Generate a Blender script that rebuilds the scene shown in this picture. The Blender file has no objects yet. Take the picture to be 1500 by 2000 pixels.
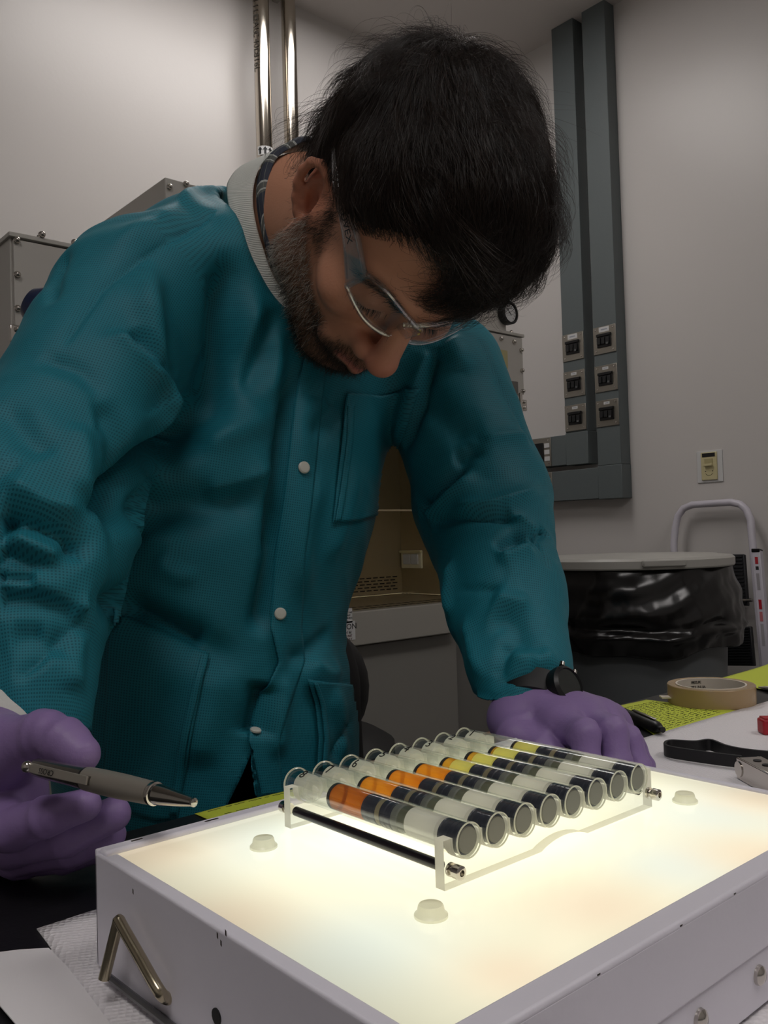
import bpy, bmesh, math, random
import numpy as np
from mathutils import Vector, Matrix
from mathutils.bvhtree import BVHTree

SC = bpy.context.scene
COL = SC.collection
random.seed(7)
rng = np.random.default_rng(11)

# ------------------------------------------------------------------ camera, world, exposure
FPX = 1700.0
CAM_Z = 0.967
_yaw, _pitch, _roll = math.radians(41.013), 0.02914, 0.02968
_fw = np.array([math.sin(_yaw), math.cos(_yaw), 0.0])
_rt = np.array([math.cos(_yaw), -math.sin(_yaw), 0.0])
_up = np.array([0.0, 0.0, 1.0])
CF = _fw*math.cos(_pitch) + _up*math.sin(_pitch)
_u0 = -_fw*math.sin(_pitch) + _up*math.cos(_pitch)
CR = math.cos(_roll)*_rt - math.sin(_roll)*_u0
CU = math.sin(_roll)*_rt + math.cos(_roll)*_u0
CC = np.array([0.0, 0.0, CAM_Z])
def at(px, py, d):
    return CC + (CF + CR*((px-750)/FPX) - CU*((py-1000)/FPX))*d
def on_plane(px, py, axis, value):
    r = at(px, py, 1.0) - CC
    return CC + r*((value-CC[axis])/r[axis])
def project(P):
    v = np.asarray(P, float) - CC
    d = v @ CF
    return np.stack([750 + FPX*(v @ CR)/d, 1000 - FPX*(v @ CU)/d, d], -1)

cam_data = bpy.data.cameras.new('camera')
cam_data.sensor_fit = 'VERTICAL'; cam_data.sensor_height = 24.0
cam_data.lens = FPX/2000.0*24.0
cam_data.clip_start = 0.02; cam_data.clip_end = 50
cam = bpy.data.objects.new('camera', cam_data); COL.objects.link(cam)
cam.matrix_world = Matrix(((CR[0], CU[0], -CF[0], CC[0]), (CR[1], CU[1], -CF[1], CC[1]),
                           (CR[2], CU[2], -CF[2], CC[2]), (0, 0, 0, 1)))
SC.camera = cam
SC.view_settings.view_transform = 'Standard'
SC.view_settings.look = 'None'
SC.view_settings.gamma = 1.0
SC.view_settings.exposure = 0.0
SC.view_settings.use_curve_mapping = False
SC.cycles.max_bounces = 10
SC.cycles.transmission_bounces = 10
SC.cycles.transparent_max_bounces = 12
SC.cycles.caustics_refractive = True
SC.cycles.sample_clamp_indirect = 6.0
world = bpy.data.worlds.new('world'); SC.world = world
world.use_nodes = True
world.node_tree.nodes['Background'].inputs[0].default_value = (1.0, 0.97, 0.94, 1)
world.node_tree.nodes['Background'].inputs[1].default_value = 0.05

TROFFER_POWER = 6.8      # emission of the ceiling lights' diffusers
FILL_POWER_BACK = 8.0  # unseen panel added behind the camera as fill light
FILL_POWER_RIGHT = 7.0  # unseen panel added right of the camera to light the man
PANEL_GLOW = 1.0        # emission of the light box's acrylic

# ------------------------------------------------------------------ materials
def lin(c):
    return tuple(((v/255.0)/12.92 if v/255.0 <= 0.04045 else ((v/255.0+0.055)/1.055)**2.4) for v in c)
def mat(name, rgb, rough=0.5, metal=0.0, spec=0.5, bump=0.0, bscale=200.0, var=0.0, vscale=30.0, **kw):
    """Principled material; rgb in sRGB 0-255, noise bump and slight colour variation."""
    m = bpy.data.materials.new(name); m.use_nodes = True
    nt = m.node_tree; b = nt.nodes['Principled BSDF']
    col = lin(rgb)
    b.inputs['Base Color'].default_value = (*col, 1)
    b.inputs['Roughness'].default_value = rough
    b.inputs['Metallic'].default_value = metal
    b.inputs['Specular IOR Level'].default_value = spec
    for k, v in kw.items():
        b.inputs[k.replace('_', ' ')].default_value = v
    if bump or var:
        tc = nt.nodes.new('ShaderNodeTexCoord')
    if bump:
        n = nt.nodes.new('ShaderNodeTexNoise'); n.inputs['Scale'].default_value = bscale
        n.inputs['Detail'].default_value = 3
        nt.links.new(tc.outputs['Object'], n.inputs['Vector'])
        bp = nt.nodes.new('ShaderNodeBump'); bp.inputs['Strength'].default_value = bump
        bp.inputs['Distance'].default_value = 0.002
        nt.links.new(n.outputs['Fac'], bp.inputs['Height'])
        nt.links.new(bp.outputs['Normal'], b.inputs['Normal'])
    if var:
        n2 = nt.nodes.new('ShaderNodeTexNoise'); n2.inputs['Scale'].default_value = vscale
        n2.inputs['Detail'].default_value = 4
        nt.links.new(tc.outputs['Object'], n2.inputs['Vector'])
        mp = nt.nodes.new('ShaderNodeMapRange')
        mp.inputs['To Min'].default_value = 1-var; mp.inputs['To Max'].default_value = 1+var
        nt.links.new(n2.outputs['Fac'], mp.inputs['Value'])
        mx = nt.nodes.new('ShaderNodeMix'); mx.data_type = 'RGBA'; mx.blend_type = 'MULTIPLY'
        mx.inputs['Factor'].default_value = 1.0
        mx.inputs['A'].default_value = (*col, 1)
        nt.links.new(mp.outputs['Result'], mx.inputs['B'])
        nt.links.new(mx.outputs['Result'], b.inputs['Base Color'])
    return m
def glass(name, rgb=(255, 255, 255), rough=0.0, ior=1.45, spec=0.5):
    m = mat(name, rgb, rough)
    b = m.node_tree.nodes['Principled BSDF']
    b.inputs['Transmission Weight'].default_value = 1.0
    b.inputs['IOR'].default_value = ior
    return m
def clear_sheet(name, tint, refl, rough, grow=.75):
    """thin clear plastic or glass: lets light straight through, mirrors more at grazing angles"""
    m = bpy.data.materials.new(name); m.use_nodes = True; nt = m.node_tree; nt.nodes.remove(nt.nodes['Principled BSDF'])
    tr = nt.nodes.new('ShaderNodeBsdfTransparent'); tr.inputs[0].default_value = (*tint, 1)
    gl = nt.nodes.new('ShaderNodeBsdfGlossy'); gl.inputs['Roughness'].default_value = rough
    lw = nt.nodes.new('ShaderNodeLayerWeight'); lw.inputs[0].default_value = .18
    mt = nt.nodes.new('ShaderNodeMath'); mt.operation = 'MULTIPLY_ADD'; mt.inputs[1].default_value = grow; mt.inputs[2].default_value = refl; mt.use_clamp = True
    nt.links.new(lw.outputs['Facing'], mt.inputs[0])
    mx = nt.nodes.new('ShaderNodeMixShader'); nt.links.new(mt.outputs[0], mx.inputs[0]); nt.links.new(tr.outputs[0], mx.inputs[1]); nt.links.new(gl.outputs[0], mx.inputs[2])
    nt.links.new(mx.outputs[0], nt.nodes['Material Output'].inputs['Surface']); return m
def milky(name, rgb, through, rough=.5, clear=0.0):
    """diffuse sheet that also lets light glow through"""
    m = mat(name, rgb, rough); nt = m.node_tree
    tl = nt.nodes.new('ShaderNodeBsdfTranslucent'); tl.inputs[0].default_value = (*lin(rgb), 1)
    mx = nt.nodes.new('ShaderNodeMixShader'); mx.inputs[0].default_value = through
    nt.links.new(nt.nodes['Principled BSDF'].outputs[0], mx.inputs[1]); nt.links.new(tl.outputs[0], mx.inputs[2])
    if clear:
        tr = nt.nodes.new('ShaderNodeBsdfTransparent'); m2 = nt.nodes.new('ShaderNodeMixShader'); m2.inputs[0].default_value = clear
        nt.links.new(mx.outputs[0], m2.inputs[1]); nt.links.new(tr.outputs[0], m2.inputs[2]); mx = m2
    nt.links.new(mx.outputs[0], nt.nodes['Material Output'].inputs['Surface']); return m
def emit(name, rgb, strength):
    m = bpy.data.materials.new(name); m.use_nodes = True
    nt = m.node_tree; b = nt.nodes['Principled BSDF']
    b.inputs['Base Color'].default_value = (*lin(rgb), 1)
    b.inputs['Emission Color'].default_value = (*lin(rgb), 1)
    b.inputs['Emission Strength'].default_value = strength
    return m

# ------------------------------------------------------------------ mesh builder
class MB:
    def __init__(s): s.v = []; s.f = []
    def add(s, vs, fs):
        o = len(s.v); s.v.extend([tuple(map(float, p)) for p in vs]); s.f.extend([tuple(i+o for i in f) for f in fs]); return s
    def box(s, lo, hi):
        x0, y0, z0 = lo; x1, y1, z1 = hi
        return s.add([(x0,y0,z0),(x1,y0,z0),(x1,y1,z0),(x0,y1,z0),(x0,y0,z1),(x1,y0,z1),(x1,y1,z1),(x0,y1,z1)],
                     [(0,3,2,1),(4,5,6,7),(0,1,5,4),(1,2,6,5),(2,3,7,6),(3,0,4,7)])
    def obox(s, c, ax, ay, az):
        c, ax, ay, az = map(np.array, (c, ax, ay, az))
        P = [c+i*ax+j*ay+k*az for k in (-1,1) for i, j in ((-1,-1),(1,-1),(1,1),(-1,1))]
        return s.add(P, [(0,3,2,1),(4,5,6,7),(0,1,5,4),(1,2,6,5),(2,3,7,6),(3,0,4,7)])
    def prism(s, poly, o, u, v, w):
        """polygon (2D, in u,v from o) extruded along vector w"""
        o, u, v, w = map(np.array, (o, u, v, w)); n = len(poly)
        a = [o+u*p[0]+v*p[1] for p in poly]; b = [p+w for p in a]
        return s.add(a+b, [tuple(range(n-1,-1,-1)), tuple(range(n,2*n))]+[(i,(i+1)%n,n+(i+1)%n,n+i) for i in range(n)])
    def lathe(s, prof, o=(0,0,0), ax=(0,0,1), n=32, cap=True):
        """prof: list of (r, h) along axis ax"""
        o = np.array(o, float); ax = np.array(ax, float); ax /= np.linalg.norm(ax)
        t = np.array([1,0,0]) if abs(ax[0]) < .8 else np.array([0,1,0])
        e1 = np.cross(ax, t); e1 /= np.linalg.norm(e1); e2 = np.cross(ax, e1)
        V, Fc = [], []
        for r, h in prof:
            for i in range(n):
                a = 2*math.pi*i/n
                V.append(o+ax*h+(e1*math.cos(a)+e2*math.sin(a))*r)
        for k in range(len(prof)-1):
            for i in range(n):
                j = (i+1) % n
                Fc.append((k*n+i, k*n+j, (k+1)*n+j, (k+1)*n+i))
        if cap:
            if prof[0][0] > 1e-6: Fc.append(tuple(range(n-1,-1,-1)))
            if prof[-1][0] > 1e-6: Fc.append(tuple((len(prof)-1)*n+i for i in range(n)))
        return s.add(V, Fc)
    def cyl(s, p0, p1, r0, r1=None, n=20):
        p0 = np.array(p0, float); p1 = np.array(p1, float); L = np.linalg.norm(p1-p0)
        return s.lathe([(r0,0),(r0 if r1 is None else r1, L)], p0, (p1-p0)/L, n)
    def tube(s, path, r, n=10, closed=False, flat=None):
        """sweep a circle (or flat=(a,b,ref) an ellipse/rect) along a polyline"""
        P = [np.array(p, float) for p in path]; m = len(P); V, Fc = [], []
        prev = None
        for i in range(m):
            if closed: t = P[(i+1) % m]-P[i-1]
            else: t = P[min(i+1,m-1)]-P[max(i-1,0)]
            t = t/(np.linalg.norm(t)+1e-12)
            if prev is None:
                a = np.array([0,0,1.]) if abs(t[2]) < .9 else np.array([1.,0,0])
                e1 = np.cross(t, a); e1 /= np.linalg.norm(e1)
            else:
                e1 = prev-t*(prev@t); e1 /= np.linalg.norm(e1)
            prev = e1; e2 = np.cross(t, e1)
            ri = r[i] if hasattr(r, '__len__') else r
            for k in range(n):
                a = 2*math.pi*k/n
                V.append(P[i]+(e1*math.cos(a)+e2*math.sin(a))*ri)
        for i in range(m if closed else m-1):
            for k in range(n):
                l = (k+1) % n; j = (i+1) % m
                Fc.append((i*n+k, i*n+l, j*n+l, j*n+k))
        if not closed:
            Fc.append(tuple(range(n-1,-1,-1))); Fc.append(tuple((m-1)*n+k for k in range(n)))
        return s.add(V, Fc)
    def sphere(s, c, r, n=16, m=10, sc=(1,1,1)):
        prof = [(max(1e-7, r*math.sin(math.pi*k/m)), -r*math.cos(math.pi*k/m)) for k in range(m+1)]
        o = len(s.v); s.lathe(prof, (0,0,0), (0,0,1), n, cap=False)
        for i in range(o, len(s.v)):
            x, y, z = s.v[i]; s.v[i] = (c[0]+x*sc[0], c[1]+y*sc[1], c[2]+z*sc[2])
        return s
    def mesh(s, name, sharp=35):
        me = bpy.data.meshes.new(name); me.from_pydata(s.v, [], s.f); me.update()
        bm = bmesh.new(); bm.from_mesh(me); bmesh.ops.remove_doubles(bm, verts=bm.verts, dist=1e-6)
        bmesh.ops.recalc_face_normals(bm, faces=bm.faces); bm.to_mesh(me); bm.free()
        me.shade_smooth(); me.set_sharp_from_angle(angle=math.radians(sharp))
        return me
    def obj(s, name, m, parent=None, bevel=0.0, seg=2, sharp=35, inv=True):
        o = bpy.data.objects.new(name, s.mesh(name, sharp)); COL.objects.link(o)
        o.data.materials.append(m)
        if parent is not None: attach(o, parent, inv)
        if bevel:
            md = o.modifiers.new('bevel', 'BEVEL'); md.width = bevel; md.segments = seg; md.limit_method = 'ANGLE'
            md.angle_limit = math.radians(40)
        return o
def attach(o, parent, inv=True):
    o.parent = parent
    if inv:
        q = parent; M = Matrix.Identity(4)
        while q is not None:
            M = (q.matrix_parent_inverse @ q.matrix_basis) @ M
            q = q.parent
        o.matrix_parent_inverse = M.inverted()
    return o
def tag(o, label, cat, group=None, kind=None):
    o['label'] = label; o['category'] = cat
    if group: o['group'] = group
    if kind: o['kind'] = kind
    return o
def thing(name, label, cat, loc=(0,0,0), group=None):
    o = bpy.data.objects.new(name, None); COL.objects.link(o); o.location = loc
    o.empty_display_size = 0.02
    return tag(o, label, cat, group)
def struct(o):
    o['kind'] = 'structure'; return o
def mesh_obj(name, V, Fc, m, parent=None, smooth=True, sharp=None):
    me = bpy.data.meshes.new(name)
    V = np.asarray(V, np.float32)
    if isinstance(Fc, np.ndarray):
        n, k = Fc.shape
        me.vertices.add(len(V)); me.vertices.foreach_set('co', V.ravel())
        me.loops.add(n*k); me.loops.foreach_set('vertex_index', Fc.astype(np.int32).ravel())
        me.polygons.add(n); me.polygons.foreach_set('loop_start', np.arange(0, n*k, k, dtype=np.int32))
        me.update(calc_edges=True); me.validate()
    else:
        me.from_pydata([tuple(p) for p in V], [], Fc); me.update()
    if smooth: me.shade_smooth()
    if sharp: me.set_sharp_from_angle(angle=math.radians(sharp))
    me.materials.append(m)
    o = bpy.data.objects.new(name, me); COL.objects.link(o)
    if parent is not None: attach(o, parent)
    return o
def text(name, body, size, o, u, v, m, parent=None, ext=0.0002, align='CENTER'):
    """flat lettering: origin o, reading direction u, up direction v"""
    cu = bpy.data.curves.new(name, 'FONT'); cu.body = body; cu.size = size; cu.extrude = ext
    cu.align_x = align; cu.align_y = 'CENTER'; cu.resolution_u = 2
    cu.materials.append(m)
    t = bpy.data.objects.new(name, cu); COL.objects.link(t)
    u = np.array(u, float); u /= np.linalg.norm(u); v = np.array(v, float); v = v-u*(u@v); v /= np.linalg.norm(v); w = np.cross(u, v)
    M = Matrix(((u[0],v[0],w[0],o[0]),(u[1],v[1],w[1],o[1]),(u[2],v[2],w[2],o[2]),(0,0,0,1)))
    if parent is not None:
        attach(t, parent)
    t.matrix_basis = M
    return t
def copy_tree(o, parent=None):
    c = o.copy(); COL.objects.link(c)
    if parent is not None: c.parent = parent
    for ch in list(o.children): copy_tree(ch, c)
    return c

# colours and finishes
M_wall = mat('white wall paint', (204, 200, 197), .32, spec=.35, bump=.10, bscale=90)
M_ceil = mat('ceiling paint', (196, 190, 186), .8)
M_floor = mat('grey vinyl floor', (120, 120, 118), .4, var=.1, vscale=40)
M_bench = mat('black bench top', (24, 24, 26), .38, bump=.05, bscale=300)
M_wood = mat('brown wood edging', (120, 78, 48), .5, var=.2, vscale=60)
M_steelpaint = mat('grey painted steel', (184, 180, 173), .45, spec=.4)
M_steel = mat('brushed stainless', (182, 168, 138), .42, metal=.8, bump=.05, bscale=60)
M_steel2 = mat('dull steel lip', (172, 169, 161), .42, metal=.4)
M_chrome = mat('bright metal', (200, 195, 188), .16, metal=1.0)
M_pipe = mat('polished pipe', (188, 180, 168), .14, metal=1.0, bump=.03, bscale=40)
M_race = mat('grey raceway enamel', (92, 100, 101), .5)
M_plate = mat('steel cover plate', (158, 154, 145), .3, metal=.9)
M_black = mat('black plastic', (14, 14, 16), .4)
M_blackr = mat('black rubber', (17, 17, 19), .55)
M_whitep = mat('white label', (205, 205, 205), .6)
M_ink = mat('black ink', (16, 16, 18), .6)
M_red = mat('red plastic', (170, 28, 42), .45)
M_boxpaint = mat('white box enamel', (228, 225, 235), .42, spec=.4, var=.04, vscale=25, bump=.03, bscale=300)
M_pad = mat('white bench paper', (212, 208, 210), .7, bump=.5, bscale=450)
# ------------------------------------------------------------------ room
XR, YB, ZC = 2.91, 2.66, 3.014
XL, YF = -2.2, -2.2
struct(MB().box((XL-.1, YF-.1, -.1), (XR+.1, YB+.1, 0)).obj('floor', M_floor))
struct(MB().box((XL-.1, YF-.1, ZC), (XR+.1, YB+.1, ZC+.1)).obj('ceiling', M_ceil))
struct(MB().box((XL-.1, YB, 0), (XR+.1, YB+.1, ZC)).obj('wall_back', M_wall))
struct(MB().box((XR, YF, 0), (XR+.1, YB, ZC)).obj('wall_right', M_wall))
struct(MB().box((XL-.1, YF, 0), (XL, YB, ZC)).obj('wall_left', M_wall))
struct(MB().box((XL, YF-.1, 0), (XR, YF, ZC)).obj('wall_front', M_wall))

# ceiling lights: one above the cabinet (glare on walls and pipes), two unseen fill panels added on the camera side
def ceiling_light(x0, x1, y0, y1, strength, label):
    t = thing('ceiling_light', label, 'ceiling light', ((x0+x1)/2, (y0+y1)/2, ZC))
    for lo, hi in (((x0-.04,y0-.04,ZC-.03),(x1+.04,y0,ZC)), ((x0-.04,y1,ZC-.03),(x1+.04,y1+.04,ZC)), ((x0-.04,y0,ZC-.03),(x0,y1,ZC)), ((x1,y0,ZC-.03),(x1+.04,y1,ZC))):
        MB().box(lo, hi).obj('frame', M_whitep, t)
    MB().box((x0,y0,ZC-.02),(x1,y1,ZC-.012)).obj('diffuser', emit('troffer diffuser', (255, 250, 247), strength), t)
ceiling_light(1.02, 2.18, 1.70, 2.26, TROFFER_POWER, 'white ceiling light panel above the steel cabinet')
ceiling_light(-.95, -.35, -1.0, .16, FILL_POWER_BACK, 'unseen fill light panel added behind the viewer over the bench')
ceiling_light(1.0, 2.1, -1.0, -.45, FILL_POWER_RIGHT, 'unseen fill light panel added to the right of the viewer')

# ------------------------------------------------------------------ pipes in front of the back wall
def pipe(px0, px1, label, writing):
    a = on_plane(px0, 200, 1, 2.575); b = on_plane(px1, 200, 1, 2.575)
    r = abs(b[0]-a[0])/2*.95; cx = (a[0]+b[0])/2
    t = thing('conduit_pipe', label, 'pipe', (cx, 2.575, .0))
    MB().cyl((cx,2.575,0.0),(cx,2.575,ZC), r, n=32).obj('pipe', M_pipe, t)
    for z in (1.2, 1.9, 2.99):
        MB().lathe([(r,-.004),(r*1.18,-.003),(r*1.18,.012),(r,.013)], (cx,2.575,z), (0,0,1), 32).obj('collar', M_steel2, t)
        MB().box((cx-.012,2.575,z),(cx+.012,YB,z+.01)).obj('bracket', M_steel2, t)
    return t, cx, r
t1, cx1, r1 = pipe(500, 528, 'left polished steel pipe with an arrow band, in front of back wall', True)
t2, cx2, r2 = pipe(555, 580, 'right polished steel pipe, plain, beside the banded one', False)
# arrow band and stencilled writing on the left pipe
zb = on_plane(515, 291, 1, 2.575-r1)[2]
def wrap_patch(mb, cx, cy, r, a0, a1, z0, z1, n=10):
    A = np.linspace(a0, a1, n+1)
    V = [(cx+r*math.cos(a), cy+r*math.sin(a), z) for z in (z0, z1) for a in A]
    mb.add(V, [(i, i+1, n+2+i, n+1+i) for i in range(n)])
mb = MB(); wrap_patch(mb, cx1, 2.575, r1+.0006, -math.pi*.98, -.02, zb-.016, zb+.016, 20)
band = mb.obj('label_band', M_whitep, t1)
mb = MB(); wrap_patch(mb, cx1, 2.575, r1+.0006, -math.pi*.62, -.10, zb-.07, zb-.016, 12); mb.obj('label_band', M_whitep, t1)
facing = math.atan2(-2.575, -cx1)      # towards the camera
for k in (-1, 0, 1):
    a = facing + k*.62 + .1
    c = np.array([cx1+(r1+.0012)*math.cos(a), 2.575+(r1+.0012)*math.sin(a), zb])
    u = np.array([-math.sin(a), math.cos(a), 0])
    MB().prism([(-.0035,-.013),(.0035,-.013),(.0035,.002),(.0085,.002),(0,.013),(-.0085,.002),(-.0035,.002)], c, u, (0,0,1), np.array([math.cos(a),math.sin(a),0])*.0006).obj('arrow', M_ink, band)
text('lettering', '2', .05, np.array([cx1+(r1+.0012)*math.cos(facing+.15), 2.575+(r1+.0012)*math.sin(facing+.15), zb-.045]), (0,0,-1), (-math.sin(facing), math.cos(facing), 0), M_ink, t1)
M_sten = mat('grey stencil ink', (70, 66, 60), .6)
a = facing-.75
for k, ch in enumerate('HT OI 1 LD CAU C 40 DI 316L'.split()):
    z = on_plane(503, -20+k*18, 1, 2.575)[2]
    text('lettering', ch, .034, np.array([cx1+(r1+.001)*math.cos(a), 2.575+(r1+.001)*math.sin(a), z]), (0,0,-1), (-math.sin(a), math.cos(a), 0), M_sten, t1)

# ------------------------------------------------------------------ wall raceways with breaker plates (right wall)
RX = 2.847
def raceway(y0, y1, zbot, yleft, label):
    t = thing('wiring_raceway', label, 'raceway', (XR, (y0+y1)/2, zbot), 'grey raceways on the right wall')
    MB().box((RX, y0, zbot+.13), (XR, y1, ZC)).obj('vertical_duct', M_race, t, .002)
    MB().box((RX-.0015, y0-.001, zbot), (XR, y1+.001, zbot+.1295)).obj('corner_box', M_race, t, .002)
    MB().box((RX, y1+.0015, zbot+.003), (XR, yleft, zbot+.124)).obj('horizontal_duct', M_race, t, .002)
    return t
def breaker_plate(t, yc, zc, w, h, big=False, side=False):
    p = MB().box((RX-.004, yc-w/2, zc-h/2), (RX, yc+w/2, zc+h/2)).obj('breaker_plate', M_plate, t, .0012)
    for sy in (-1, 1):
        for sz in (-1, 1):
            MB().lathe([(.0032,0),(.003,.0012),(1e-5,.002)], (RX-.004, yc+sy*(w/2-.012), zc+sz*(h/2-.011)), (-1,0,0), 10).obj('screw', M_chrome, p)
    if not side:
        bw, bh, bz = w*.60, h*.50, zc-h*.02
        MB().box((RX-.009, yc-bw/2, bz-bh/2), (RX-.003, yc+bw/2, bz+bh/2)).obj('breaker', M_black, p, .001)
        MB().box((RX-.015, yc-bw/2, bz+bh/2-.012), (RX-.003, yc+bw/2, bz+bh/2-.002)).obj('handle_tie', M_black, p, .001)
        for k in (-1, 0, 1):
            MB().box((RX-.016, yc+k*bw*.32-.0075, bz-bh*.30), (RX-.008, yc+k*bw*.32+.0075, bz+bh*.18)).obj('breaker_toggle', M_blackr, p, .001)
        MB().box((RX-.0165, yc-bw*.32-.005, bz-bh*.36), (RX-.0160, yc-bw*.32+.005, bz-bh*.22)).obj('rating_sticker', mat('sticker grey', (90, 92, 92), .6), p)
        lw, lh = (w*.45, h*.18) if big else (w*.26, h*.10)
        MB().box((RX-.0046, yc-lw/2, zc+h*.38-lh/2), (RX-.0038, yc+lw/2, zc+h*.38+lh/2)).obj('label_sticker', M_whitep, p)
        MB().box((RX-.0049, yc-lw*.3, zc+h*.38-lh*.12), (RX-.0045, yc+lw*.3, zc+h*.38+lh*.12)).obj('label_print', mat('faded print', (150, 155, 165), .6), p)
    else:
        MB().box((RX-.010, yc-w*.16, zc-h*.33), (RX-.003, yc+w*.42, zc+h*.33)).obj('breaker', M_black, p, .001)
        for k in (-1, 0, 1):
            MB().box((RX-.0052, yc-w*.44, zc+k*h*.23-.009), (RX-.0038, yc-w*.20, zc+k*h*.23+.009)).obj('label_sticker', M_whitep, p)
y_l0, y_l1 = 2.042, 2.147
y_r0, y_r1 = 1.893, 1.999
zl = on_plane(1120, 908, 0, RX)[2]; zr = on_plane(1190, 974, 0, RX)[2]
tl = raceway(y_l0, y_l1, zl, 2.56, 'grey steel raceway with three breaker plates, the one farther from light switch')
tr = raceway(y_r0, y_r1, zr, 2.60, 'grey steel raceway with three breaker plates, the one nearer the light switch')
for i, (px, py0, py1) in enumerate(((1120, 651, 704), (1122, 724, 775), (1126, 790, 841))):
    z0 = on_plane(px, py1, 0, RX)[2]; z1 = on_plane(px, py0, 0, RX)[2]
    breaker_plate(tl, (y_l0+y_l1)/2, (z0+z1)/2, .102, z1-z0, i == 0)
for i, (px, py0, py1) in enumerate(((1184, 636, 690), (1188, 712, 764), (1191, 780, 832))):
    z0 = on_plane(px, py1, 0, RX)[2]; z1 = on_plane(px, py0, 0, RX)[2]
    breaker_plate(tr, (y_r0+y_r1)/2, (z0+z1)/2, .102, z1-z0, i == 0)
for t, px, y in ((tl, 1077, zl+.063), (tr, 1080, zr+.063)):
    yy = on_plane(px, 880 if t is tl else 960, 0, RX)[1]
    breaker_plate(t, yy+.055, y, .11, .118, side=True)

# ------------------------------------------------------------------ dimmer switch
P = on_plane(1387, 911, 0, XR)
t = thing('light_switch', 'cream dimmer switch on a white square plate on right wall', 'light switch', P)
w = (on_plane(1362, 911, 0, XR)[1]-on_plane(1412, 911, 0, XR)[1])/2
h = (on_plane(1387, 880, 0, XR)[2]-on_plane(1387, 942, 0, XR)[2])/2
MB().box((XR-.004, P[1]-w, P[2]-h), (XR, P[1]+w, P[2]+h)).obj('wall_plate', M_whitep, t, .001)
M_cream = mat('cream plastic', (200, 190, 148), .45)
MB().box((XR-.009, P[1]-w*.62, P[2]-h*.86), (XR-.003, P[1]+w*.62, P[2]+h*.9)).obj('cover', M_cream, t, .002)
MB().box((XR-.0098, P[1]-w*.5, P[2]+h*.60), (XR-.0085, P[1]+w*.5, P[2]+h*.84)).obj('label_strip', M_ink, t)
MB().box((XR-.0125, P[1]-w*.3, P[2]+h*.05), (XR-.008, P[1]+w*.3, P[2]+h*.5)).obj('slider_slot', mat('darker cream', (170, 160, 120), .5), t, .001)
MB().box((XR-.020, P[1]-w*.32, P[2]+h*.02), (XR-.010, P[1]+w*.32, P[2]+h*.16)).obj('slider_knob', M_cream, t, .001)
for s_ in (-1, 1):
    MB().lathe([(.002,0),(.0015,.001)], (XR-.009, P[1]+s_*w*.28, P[2]-h*.30), (-1,0,0), 8).obj('screw', M_ink, t)
MB().tube([(XR-.0092, P[1]+w*.3*math.cos(a), P[2]-h*.32+w*.3*math.sin(a)) for a in np.linspace(math.pi*1.15, math.pi*1.85, 8)], .0007, 5).obj('arc_mark', M_ink, t)

# ------------------------------------------------------------------ steel biosafety cabinet
BX0, BX1, BY0, BY1, BZ1 = .51, 1.893, 1.566, 2.45, 1.515
ZW = .788
t = thing('biosafety_cabinet', 'large grey steel cabinet with bolted panels standing behind the man', 'cabinet', ((BX0+BX1)/2, (BY0+BY1)/2, 0))
CABT = t
MB().box((BX0, BY0+.004, .70), (BX0+.05, BY1, BZ1)).obj('side_panel', M_steelpaint, t, .002)
MB().box((BX1-.05, BY0+.004, .70), (BX1, BY1, BZ1)).obj('side_panel', M_steelpaint, t, .002)
MB().box((BX0+.05, 2.035, .70), (BX1-.05, 2.06, BZ1-.005)).obj('back_panel', M_steel, t)
MB().box((BX0+.05, BY1-.02, .70), (BX1-.05, BY1, BZ1-.005)).obj('rear_panel', M_steelpaint, t)
MB().box((BX0-.004, BY0-.006, BZ1), (BX1+.004, BY1, BZ1+.008)).obj('top_plate', M_steelpaint, t, .001)
ZP = on_plane(22, 640, 1, BY0)[2]
MB().box((BX0+.004, BY0-.004, ZP), (BX1-.004, BY0+.004, BZ1-.004)).obj('front_panel', M_steelpaint, t, .001)
MB().box((BX0+.004, BY0+.005, ZP), (BX1-.004, BY0+.03, BZ1-.004)).obj('panel_backing', M_steelpaint, t)
# stainless liner, work surface, front lip
MB().box((BX1-.056, BY0+.02, ZW), (BX1-.051, 2.035, 1.36)).obj('side_liner', M_steel, t)
MB().box((BX0+.051, BY0+.02, ZW), (BX0+.056, 2.035, 1.36)).obj('side_liner', M_steel, t)
MB().box((BX0+.05, BY0+.01, ZW-.02), (BX1-.05, 2.035, ZW)).obj('work_surface', M_steel, t, .001)
MB().cyl((BX0+.056, 2.032, ZW+.002), (BX1-.056, 2.032, ZW+.002), .004, n=8).obj('corner_bead', M_chrome, t)
MB().cyl((BX1-.058, BY0+.02, ZW+.002), (BX1-.058, 2.034, ZW+.002), .004, n=8).obj('corner_bead', M_chrome, t)
MB().box((BX0+.02, BY0-.02, .722), (BX1-.30, BY0+.01, ZW+.012)).obj('front_lip', M_steel2, t, .003)
lip = t.children[-1]
# perforations in the back panel and intake grille
mb = MB()
for r_ in range(5):
    for c_ in range(34):
        x = 1.815-c_*.0265-(.009 if r_ % 2 else 0); z = .806+r_*.0095
        mb.box((x-.018, 2.0335, z-.0016), (x, 2.0362, z+.0016))
for r_ in range(2):
    for c_ in range(30):
        x = 1.79-c_*.0265; mb.box((x-.016, 1.70+r_*.05, ZW-.001), (x, 1.712+r_*.05, ZW+.0006))
o = mb.obj('perforations', M_ink, t); o['kind'] = 'stuff'
# glass sash, half raised
M_sash = glass('sash glass', (236, 240, 238), 0.0, 1.1)
MB().box((BX0+.06, BY0+.012, 1.034), (BX1-.06, BY0+.018, ZP+.02)).obj('sash_glass', M_sash, t)
MB().box((BX0+.055, BY0+.010, 1.030), (BX1-.055, BY0+.020, 1.034)).obj('sash_rail', M_steel, t)
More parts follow.
